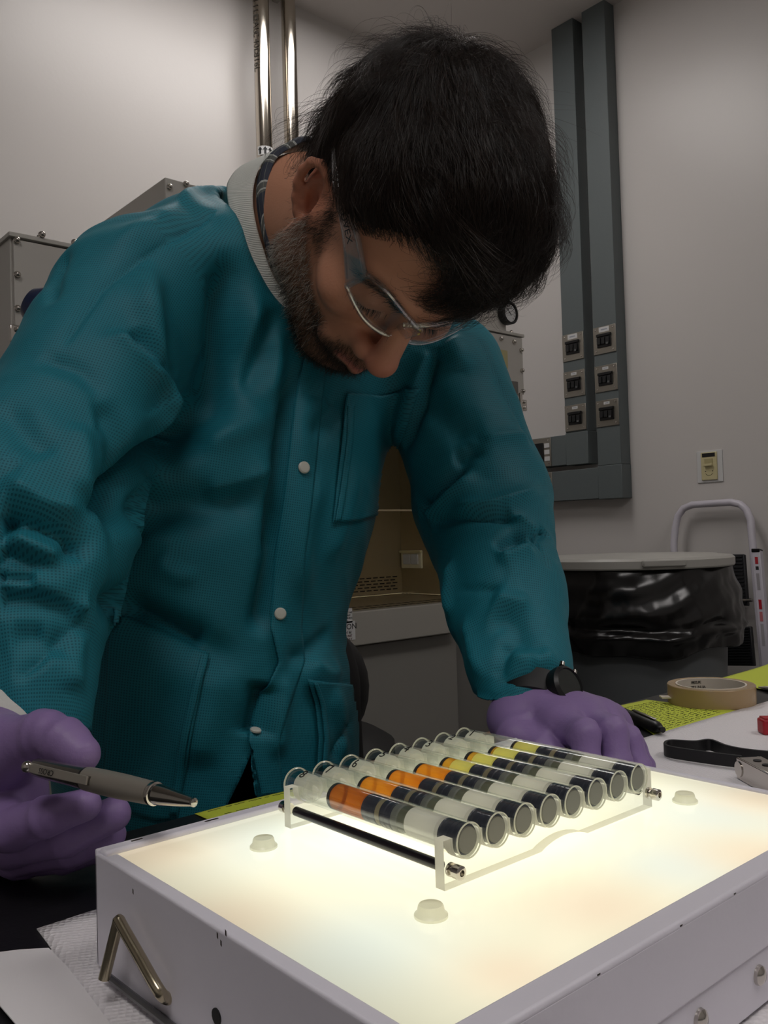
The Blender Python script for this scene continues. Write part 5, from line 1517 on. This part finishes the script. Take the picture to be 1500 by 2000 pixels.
# knit cuffs between glove and sleeve
def cuff(c0, c1, r0, r1):
    ax_ = (c1-c0)/np.linalg.norm(c1-c0); n = 64; prof = np.linspace(0, 1, 7)
    mb = MB(); mb.lathe([(r0+(r1-r0)*t+.0008*math.sin(9*t), np.linalg.norm(c1-c0)*t) for t in prof], c0, ax_, n, cap=False)
    return mb.obj('knit_cuff', M_cuff, gown, sharp=80)
M_cuff = mat('white knit cuff', (204, 204, 200), .8, bump=.5, bscale=500)
cuff(A_(22,1350,.585), A_(-14,1462,.545), .031, .0275)
cuff(A_(1022,1325,.775), A_(1040,1378,.755), .0355, .0272)

# ---------------------------------------------------------------- wrist watch
wc = A_(1044,1366,.750); wt = thing('wrist_watch', 'black sports watch on the left wrist between sleeve and glove', 'watch', wc)
wa = aL*.95-CR*.42; wa /= np.linalg.norm(wa)
e1 = -CF-wa*(-CF@wa); e1 /= np.linalg.norm(e1); e2 = np.cross(wa, e1)
mb = MB(); n = 60; V = []
for i in range(n):
    a = 2*math.pi*i/n; rad = .0315
    o_ = e1*math.cos(a)+e2*math.sin(a)
    for dr, dw in ((0,-.011),(.0028,-.010),(.0034,0),(.0028,.010),(0,.011)): V.append(wc+o_*(rad+dr)+wa*dw)
mb.add(V, [(i*5+k, i*5+(k+1) % 5, ((i+1) % n)*5+(k+1) % 5, ((i+1) % n)*5+k) for i in range(n) for k in range(5)])
mb.obj('strap', M_blackr, wt, sharp=60)
ca_ = CR*.62+CU*.55-CF*.60; ca_ -= wa*(ca_@wa); ca_ /= np.linalg.norm(ca_); cb_ = np.cross(wa, ca_)
cc_ = wc+ca_*.0345
cs = MB().lathe([(.0165,-.004),(.0172,.001),(.0168,.006),(.0140,.0085),(.0135,.007),(.001,.007)], cc_, ca_, 36).obj('case', M_black, wt)
MB().lathe([(.0134,.0072),(.001,.0073)], cc_, ca_, 36).obj('dial', mat('dark dial', (36, 40, 38), .2), cs)
for sa in (-1, 1):
    for sb in (-.6, .6):
        p = cc_+wa*sa*.0160+cb_*sb*.012+ca_*.003; MB().cyl(p, p+wa*sa*.0035, .0024, n=12).obj('push_button', M_chrome, cs)
# ---------------------------------------------------------------- silver pen held in the right hand
pa = A_(64,1497,.478); pt = A_(381,1568,.405); pd = (pt-pa)/np.linalg.norm(pt-pa); PL = np.linalg.norm(pt-pa)
pen = thing('silver_pen', 'silver and grey ballpoint pen held between the gloved thumb and fingers', 'pen', pa)
M_pgrey = mat('matt grey barrel', (156, 150, 140), .36, metal=.45); M_pdark = mat('dark chrome', (130, 126, 120), .2, metal=.9)
MB().lathe([(.0016,0),(.0040,.0012),(.0048,.004),(.0051,.012),(.0055,PL*.36)], pa, pd, 28).obj('cap', M_pdark, pen)
MB().lathe([(.0057,PL*.361),(.0058,PL*.375)], pa, pd, 28).obj('black_ring', M_black, pen)
MB().lathe([(.0060,PL*.376),(.0063,PL*.48),(.0062,PL*.60),(.0056,PL*.765)], pa, pd, 32).obj('barrel', M_pgrey, pen)
MB().lathe([(.0054,PL*.766),(.0057,PL*.77),(.0057,PL*.785),(.0050,PL*.788)], pa, pd, 28).obj('trim_ring', M_chrome, pen)
MB().lathe([(.0047,PL*.789),(.0047,PL*.798)], pa, pd, 28).obj('black_ring', M_black, pen)
MB().lathe([(.0050,PL*.799),(.0047,PL*.83),(.0030,PL*.93),(.0019,PL*.985),(.0021,PL*.988),(.0021,PL*.996),(.0012,PL)], pa, pd, 28).obj('tip', mat('pen chrome', (176, 172, 164), .12, metal=1.0), pen)
cn = -CF*.95+CU*.25; cn -= pd*(cn@pd); cn /= np.linalg.norm(cn); cs_ = np.cross(pd, cn)
V = []
for s_ in np.linspace(0, 1, 14):
    c = pa+pd*(.003+s_*PL*.43)+cn*(.0078-.0030*(1-s_)**4+.0*s_); wd = .0026-.0004*s_
    for a, b in ((-1,-.5),(1,-.5),(1,.5),(-1,.5)): V.append(c+cs_*a*wd+cn*b*.0012)
mb = MB().add(V, [(i*4+k, i*4+(k+1) % 4, i*4+4+(k+1) % 4, i*4+4+k) for i in range(13) for k in range(4)]+[(3,2,1,0),(52,53,54,55)])
cl = mb.obj('clip', M_pgrey, pen, .0003)
MB().sphere(pa+pd*.003+cn*.0052, .0034, 14, 10).obj('clip_knob', M_chrome, cl)
MB().obox(pa+pd*(.003+PL*.42)+cn*.0066, pd*.0012, cs_*.0022, cn*.0016).obj('clip_foot', M_pdark, cl)
text('lettering', 'CROSS', .0042, pa+pd*(PL*.19)+cn*.0085, -pd, cn*.0-cs_*(1 if (cs_@CU) > 0 else -1), M_ink, cl, .00005)
pen.children[-1]
# ---------------------------------------------------------------- hair
cap = Model()
Eh = lambda c, r: ell(hw(c), r, HM.T)
cap.add(Eh((0,-.020,.055), (.083,.100,.089)), 0)
cap.add(Eh((-.004,.030,.088), (.068,.064,.064)), .03)
cap.add(Eh((0,-.052,.080), (.068,.062,.062)), .03)
cap.add(Eh((0,-.078,.016), (.058,.030,.054)), .02)
for s in (1, -1):
    cap.add(Eh((s*.064,.020,.058), (.020,.040,.036)), .02)
    cap.add(Eh((s*.064,-.050,.026), (.014,.032,.036)), .02)
CV, CF_ = cap.mesh(.004)
def hair_zone(L):
    """signed: > 0 inside the hairline"""
    r, f, u = np.abs(L[:, 0]), L[:, 1], L[:, 2]
    line = np.interp(f, [-.12,-.085,-.060,-.046,-.034,-.024,.0,.025,.045,.058,.068,.080,.12], [-.078,-.073,-.062,-.040,.010,.040,.048,.052,.056,.065,.080,.096,.10])
    line = line - .030*np.clip((.016-L[:, 0])/.02, 0, 1)*np.clip((f-.04)/.02, 0, 1)*np.clip((L[:, 0]+.06)/.02, 0, 1)
    return u-line
cl_ = hl(CV); zone = hair_zone(cl_)
fz = zone[CF_].mean(1) > -.002
M_hairb = mat('hair underlayer', (20, 14, 11), .6, spec=.2)
hair = mesh_obj('hair', CV, CF_[fz], M_hairb, person)
def strands(name, paths, rad, rgb, parent, rough=.35, tip=.25):
    """paths: (n, k, 3) points in world space"""
    n, k, _ = paths.shape
    hc = bpy.data.hair_curves.new(name); hc.add_curves([k]*n)
    hc.attributes['position'].data.foreach_set('vector', paths.astype(np.float32).ravel())
    ra = hc.attributes.get('radius') or hc.attributes.new('radius', 'FLOAT', 'POINT')
    rr = np.tile(rad*np.interp(np.linspace(0, 1, k), [0, .5, 1], [1, .9, tip]), n)
    ra.data.foreach_set('value', rr.astype(np.float32))
    m = mat(name+' colour', rgb, rough, spec=.35)
    hc.materials.append(m)
    o = bpy.data.objects.new(name, hc); COL.objects.link(o); attach(o, parent); o['kind'] = 'stuff'
    return o
def sample_faces(V, F_, w, n):
    a = V[F_]; ar = np.linalg.norm(np.cross(a[:, 2]-a[:, 0], a[:, 3]-a[:, 1]), axis=1)*.5*w
    c = np.cumsum(ar); i = np.searchsorted(c, rng.uniform(0, c[-1], n)); i = np.clip(i, 0, len(F_)-1)
    u, v = rng.uniform(size=(2, n))[..., None]
    q = a[i]; return (q[:, 0]*(1-u)+q[:, 1]*u)*(1-v)+(q[:, 3]*(1-u)+q[:, 2]*u)*v
WH = np.array([.004, -.100, .102])             # crown whorl, head space
def flow(Lp):
    """combing direction in head space"""
    d = Lp-WH
    away = d/(np.linalg.norm(d, axis=1, keepdims=True)+1e-6)
    sw = np.cross(np.tile(np.array([0, -.6, .8]), (len(Lp), 1)), away)
    g = np.array([0, .55, -.12])               # falls forward: the face looks down
    side = np.stack([np.sign(Lp[:, 0])*.0, np.zeros(len(Lp)), -np.clip((np.abs(Lp[:, 0])-.05)/.03, 0, 1)*.75], 1)
    side[:, 1] = 0
    back = np.clip((-Lp[:, 1]-.06)/.04, 0, 1)[:, None]*np.array([0, 0, -.8])
    return away+.30*sw+g+side*np.clip((.03-Lp[:, 1])/.05, 0.15, 1)[:, None]+back
def grow(n, steps, length, lift, rad, seed_w, name, rgb, clump=.0, wild=.10, over=.010):
    fz_ = CF_[fz]
    P = sample_faces(CV, fz_, seed_w(hl(CV[fz_].mean(1))), n)
    # clump centres pull neighbouring strands together
    nc = max(1, n//26); ci = rng.integers(0, n, nc)
    Cn = P[ci]; g_ = (hl(Cn)*48).astype(int)
    cell = {}
    for j, c in enumerate(map(tuple, g_)): cell.setdefault(c, []).append(j)
    own = np.zeros(n, int); lockh = rng.gamma(1.2, .55, nc)
    gk = (hl(P)*48).astype(int)
    for i, c in enumerate(map(tuple, gk)):
        l = cell.get(c); own[i] = l[int(rng.integers(len(l)))] if l else -1
    L = hl(P); N = cap.grad(P)
    ln = length*rng.uniform(.6, 1.15, n)
    lf = lift*rng.uniform(.3, 1.0, n)
    lf = np.where(own >= 0, lf+lift*lockh[np.maximum(own, 0)], lf)
    sd_ = (np.abs(L[:, 0]) > .045) & (np.abs(L[:, 1]-.01) < .055) & (L[:, 2] < .085)
    lf = np.where(sd_, lf*.25, lf)
    path = [P.copy()]; D = None
    ovr = over+rng.uniform(-.006, .007, n)
    ph = rng.uniform(0, 6.28, (n, 3)); noise_dir = rng.normal(size=(n, 3))*wild
    cl_noise = rng.normal(size=(nc, 3))*wild*2.6
    cn = np.where(own[:, None] >= 0, cl_noise[np.maximum(own, 0)], 0)
    for k in range(steps):
        d = flow(hl(P)) + cn + noise_dir + .10*np.sin(ph+k*.9)
        dw = d @ HM.T
        N = cap.grad(P)
        dw = dw-N*(dw*N).sum(1, keepdims=True); dw /= np.linalg.norm(dw, axis=1, keepdims=True)+1e-9
        D = dw if D is None else .62*D+.38*dw
        D /= np.linalg.norm(D, axis=1, keepdims=True)+1e-9
        go = np.clip((hair_zone(hl(P))+ovr)/.008, .03, 1)
        P = P + D*(ln/steps*go)[:, None]
        t = (k+1)/steps
        sd = cap.ev(P)
        target = lf*np.sin(t*2.2)+.0012
        P = P + N*(np.clip(target-sd, -.004, .006))[:, None]
        if clump:
            m = own >= 0; tgt = Pc = None
        path.append(P.copy())
    Q = np.stack(path, 1)
    if clump:
        m = np.nonzero(own >= 0)[0]; ref = Q[ci][own[m]]
        off = np.linspace(0, 1, steps+1)**1.3*clump
        near = np.exp(-(np.linalg.norm(Q[m][:, 0]-ref[:, 0], axis=1)/.014)**2)
        Q[m] += (ref-Q[m])*(off[None, :, None]*near[:, None, None])
    return Q
topw = lambda L: np.where(hair_zone(L) > -.004, 1.0, 0)
Q = grow(15000, 10, .060, .0058, .00008, topw, 'h', None, clump=.7)
strands('hair_strands', Q, .00010, (32, 23, 18), hair, .30)
Q = grow(6000, 10, .066, .010, .00008, topw, 'h', None, clump=.8, wild=.22)
strands('hair_strands', Q, .00009, (44, 32, 25), hair, .28)
# fringe hanging forward past the forehead
fr = lambda L: np.where((L[:, 1] > .025) & (L[:, 2] > .040) & (L[:, 0] < .026), 1.0, 0)*np.clip((.026-L[:, 0])/.02, 0, 1)*np.clip((hair_zone(L)+.004)/.004, 0, 1)
Q = grow(7000, 11, .070, .008, .00008, fr, 'h', None, clump=.85, wild=.20, over=.046)
strands('hair_fringe', Q, .00010, (30, 21, 17), hair, .32)
# cowlick: long fine hairs arching off the crown
cow = []
for i in range(70):
    a0 = at(890+rng.normal()*9, 112+rng.normal()*6, .735)
    x1 = rng.uniform(775, 905); y1 = rng.uniform(28, 70); x2 = x1-rng.uniform(10, 70)*(1 if rng.random() < .75 else -.6); y2 = rng.uniform(50, 108)
    a1 = at((890+x1)/2+18, (110+y1)/2-12, .735); a2 = at(x1, y1, .74); a3 = at(x2, y2, .745)
    t = np.linspace(0, 1, 11)[:, None]
    cow.append((1-t)**3*a0+3*(1-t)**2*t*a1+3*(1-t)*t*t*a2+t**3*a3)
strands('hair_cowlick', np.array(cow), .00016, (46, 34, 27), hair, .3)
# fly-away hairs all round the outline
Q = grow(200, 8, .045, .024, .00008, topw, 'h', None, clump=0, wild=.55)
strands('hair_flyaway', Q, .00008, (40, 30, 24), hair, .3)
# nape and sideburn stubble, beard, moustache, brows, lashes
def skin_hair(name, maskf, n, length, rad, rgb, dirf, parent, curl=.25, steps=5):
    fcn = HV[HFc].mean(1); w = np.clip(maskf(hl(fcn)), 0, 1)
    P = sample_faces(HV, HFc, w, n); N = hm.grad(P)
    D = dirf(hl(P)) @ HM.T; D = D/np.linalg.norm(D, axis=1, keepdims=True)
    D = D*.75+N*.55+rng.normal(size=P.shape)*curl; D /= np.linalg.norm(D, axis=1, keepdims=True)
    ln = length*rng.uniform(.45, 1.2, n)
    path = [P-N*.0006]; cv = rng.normal(size=P.shape)*curl*.35
    for k in range(steps):
        D = D+cv-N*.10; D /= np.linalg.norm(D, axis=1, keepdims=True)
        path.append(path[-1]+D*(ln/steps)[:, None])
    return strands(name, np.stack(path, 1), rad, rgb, parent, .4, .4)
down = lambda L: np.stack([L[:, 0]*1.5, np.full(len(L), .25)-L[:, 1]*1.0, np.full(len(L), -1.0)], 1)
sidew = lambda L: beard_mask(L)*np.clip((.075-L[:, 1])/.05, 0, 1)
frontw = lambda L: beard_mask(L)*np.clip((L[:, 1]-.02)/.05, .05, 1)
beard = skin_hair('beard', frontw, 6500, .010, .000085, (46, 31, 23), down, person)
skin_hair('beard_side', sidew, 3200, .010, .000085, (52, 42, 35), down, beard)
skin_hair('beard_grey', lambda L: sidew(L)*(.35+.65*np.exp(-((L[:, 2]+.045)/.035)**2)), 4200, .011, .00008, (188, 180, 170), down, beard)
skin_hair('nape_hair', lambda L: np.clip((-.012-L[:, 1])/.02, 0, 1)*np.clip((L[:, 2]+.085)/.02, 0, 1)*np.clip((.01-L[:, 2])/.02, 0, 1)*(np.abs(L[:, 0]) < .075), 2600, .007, .00007, (40, 29, 23), lambda L: np.tile(np.array([0, -.3, -1.]), (len(L), 1)), hair, .2)
skin_hair('sideburn', lambda L: np.exp(-((L[:, 1]-.020)/.011)**2)*np.clip((L[:, 2]+.02)/.01, 0, 1)*np.clip((.035-L[:, 2])/.01, 0, 1)*(np.abs(L[:, 0]) > .05), 1500, .010, .00008, (42, 32, 26), lambda L: np.tile(np.array([0, -.25, -1.]), (len(L), 1)), hair, .2)
def brow_w(L):
    r = np.abs(L[:, 0]); ln = np.interp(r, [.012,.030,.050,.058], [.028,.036,.033,.028])
    return np.exp(-((L[:, 2]-ln)/.0042)**2)*np.clip((r-.010)/.006, 0, 1)*np.clip((.058-r)/.008, 0, 1)*(L[:, 1] > .05)
skin_hair('eyebrow', brow_w, 900, .009, .00009, (30, 21, 16), lambda L: np.stack([np.sign(L[:, 0])*1.0, np.full(len(L), -.2), np.full(len(L), .15)], 1), hair, .15)
skin_hair('eyelash', lambda L: np.exp(-((L[:, 2]-.0045)/.0016)**2)*np.exp(-((np.abs(L[:, 0])-.032)/.010)**2)*(L[:, 1] > .074), 160, .008, .00010, (18, 13, 10), lambda L: np.stack([np.sign(L[:, 0])*.3, np.full(len(L), 1.0), np.full(len(L), -.6)], 1), hair, .06)

# ---------------------------------------------------------------- clear safety glasses
gt = thing('safety_glasses', 'clear plastic safety glasses worn low on the nose of the man', 'glasses', hw((0,.10,.01)))
M_clear = clear_sheet('clear polycarbonate', (.96, .965, .97), .14, .05, .6)
M_lens = clear_sheet('clear lens', (.97, .98, .98), .012, .01, .4)
def lens_hit(px, py, f0=.1045, c=6.6, r0=0.0):
    """point of a wrap-around lens surface f = f0 - c r^2 in head space seen at a photo position"""
    o = hl(CC); d = (at(px, py, 1)-CC) @ HM
    # f0 - c (o_r + t d_r)^2 = o_f + t d_f
    A = c*d[0]**2; B = 2*c*o[0]*d[0]+d[1]; Cq = c*o[0]**2+o[1]-f0
    disc = B*B-4*A*Cq
    if disc < 0: return None
    ts = [(-B-math.sqrt(disc))/(2*A), (-B+math.sqrt(disc))/(2*A)] if abs(A) > 1e-9 else [-Cq/B]
    ts = [t for t in ts if t > .3]
    return o+d*min(ts) if ts else None
up_px = [(719,535),(738,549),(760,572),(785,603),(808,630),(822,643)]
lo_px = [(677,556),(692,590),(712,622),(742,646),(772,656),(800,662)]
def spl(pts, n):
    P = [np.array([*p, 0.]) for p in pts]; s_ = smooth_path(P, 8); s_ = np.array(s_)
    seg = np.linalg.norm(np.diff(s_, axis=0), axis=1); c = np.concatenate([[0], np.cumsum(seg)])/seg.sum()
    return np.stack([np.interp(np.linspace(0, 1, n), c, s_[:, k]) for k in (0, 1)], 1)
nU = 36; Us, Ls = spl(up_px, nU), spl(lo_px, nU)
G = []
for i in range(nU):
    row = []
    for j in range(9):
        q = Us[i]+(Ls[i]-Us[i])*j/8; p = lens_hit(*q)
        row.append(p if p is not None else np.array([np.nan]*3))
    G.append(row)
G = np.array(G)
for s_ in (1, -1):
    Gs = G.copy(); Gs[..., 0] *= s_
    V = hw(Gs.reshape(-1, 3)); Fq = np.array([(i*9+j, (i+1)*9+j, (i+1)*9+j+1, i*9+j+1) for i in range(nU-1) for j in range(8)], np.int32)
    le = mesh_obj('lens', V, Fq, M_lens, gt); md = le.modifiers.new('t', 'SOLIDIFY'); md.thickness = .0014; md.offset = 0
    edge_ = [hw(Gs[i, 0]) for i in range(nU)]; edge2 = [hw(Gs[i, 8]) for i in range(nU)]
    fo = HF*.0012
    MB().tube([e+fo for e in edge_], .0026, 10).obj('frame_top', M_clear, gt)
    MB().tube([e+fo for e in edge2], .0021, 10).obj('frame_bottom', M_clear, gt)
    MB().tube([hw(Gs[0, j])+fo for j in range(9)], .0028, 10).obj('frame_hinge', M_clear, gt)
    # temple arm: tapering clear strip running back above the ear
    fr_, bk_ = Gs[0, 0], Gs[0, 8]
    r_s = s_
    arm_u = [0,(.0725,.055,.055),(.0825,.033,.054),(.0875,.010,.053),(.0885,-.017,.0505)]
    arm_l = [0,(.0725,.056,.034),(.0830,.030,.043),(.0878,.006,.0455),(.0885,-.017,.0455)]
    arm_u = [np.array([fr_[0]*s_, fr_[1], fr_[2]])]+[np.array(p) for p in arm_u[1:]]
    arm_l = [np.array([bk_[0]*s_, bk_[1], bk_[2]])]+[np.array(p) for p in arm_l[1:]]
    U2 = np.array(smooth_path(arm_u, 8)); L2 = np.array(smooth_path(arm_l, 8)); U2[:, 0] *= s_; L2[:, 0] *= s_
    n = len(U2); V = []
    for i in range(n):
        th = .0016
        for p, o_ in ((U2[i], 0), (U2[i], 1), (L2[i], 1), (L2[i], 0)): V.append(hw(p+np.array([s_*th*o_*1.0+.0, 0, 0])))
    mb = MB().add(V, [(i*4+k, i*4+(k+1) % 4, i*4+4+(k+1) % 4, i*4+4+k) for i in range(n-1) for k in range(4)]+[(3,2,1,0),((n-1)*4,(n-1)*4+1,(n-1)*4+2,(n-1)*4+3)])
    tm_ = mb.obj('temple_arm', M_clear, gt, .0004)
    for f_ in (.15, .85):
        MB().tube([hw(U2[i]*(1-f_)+L2[i]*f_+np.array([s_*.0019, 0, 0])) for i in range(1, n-10)], .0008, 6).obj('arm_ridge', M_clear, tm_)
    if s_ == 1:
        c_ = (U2[9]+L2[9])/2; dvec = (U2[11]+L2[11])/2-(U2[7]+L2[7])/2
        text('lettering', 'UVEX', .0095, hw(c_+np.array([.0032, 0, 0])), HM @ (-dvec), HM @ np.array([0, 0, 1.]), mat('embossed grey', (60, 60, 62), .4), tm_, .0001)
MB().tube([hw(G[-1, 2]*np.array([1,1,1])), hw((0, .1085, (G[-1, 4, 2]))), hw(G[-1, 2]*np.array([-1,1,1]))], .0032, 10).obj('bridge', M_clear, gt)
for s_ in (1, -1):
    MB().tube([hw(G[-4, 8]*np.array([s_,1,1])), hw(G[-2, 7]*np.array([s_*.9,1,1])-np.array([0,.006,.002])), hw(G[-3, 8]*np.array([s_,1,1])-np.array([0,.010,.006]))], .0020, 8).obj('nose_pad', M_clear, gt)

# ---------------------------------------------------------------- lettering becomes real mesh
dg = bpy.context.evaluated_depsgraph_get()
for o in [o for o in SC.objects if o.type == 'FONT']:
    me = bpy.data.meshes.new_from_object(o.evaluated_get(dg))
    n_ = bpy.data.objects.new('lettering', me); COL.objects.link(n_)
    if not me.materials: me.materials.append(o.data.materials[0])
    n_.parent = o.parent; n_.matrix_parent_inverse = o.matrix_parent_inverse; n_.matrix_basis = o.matrix_basis
    bpy.data.objects.remove(o)
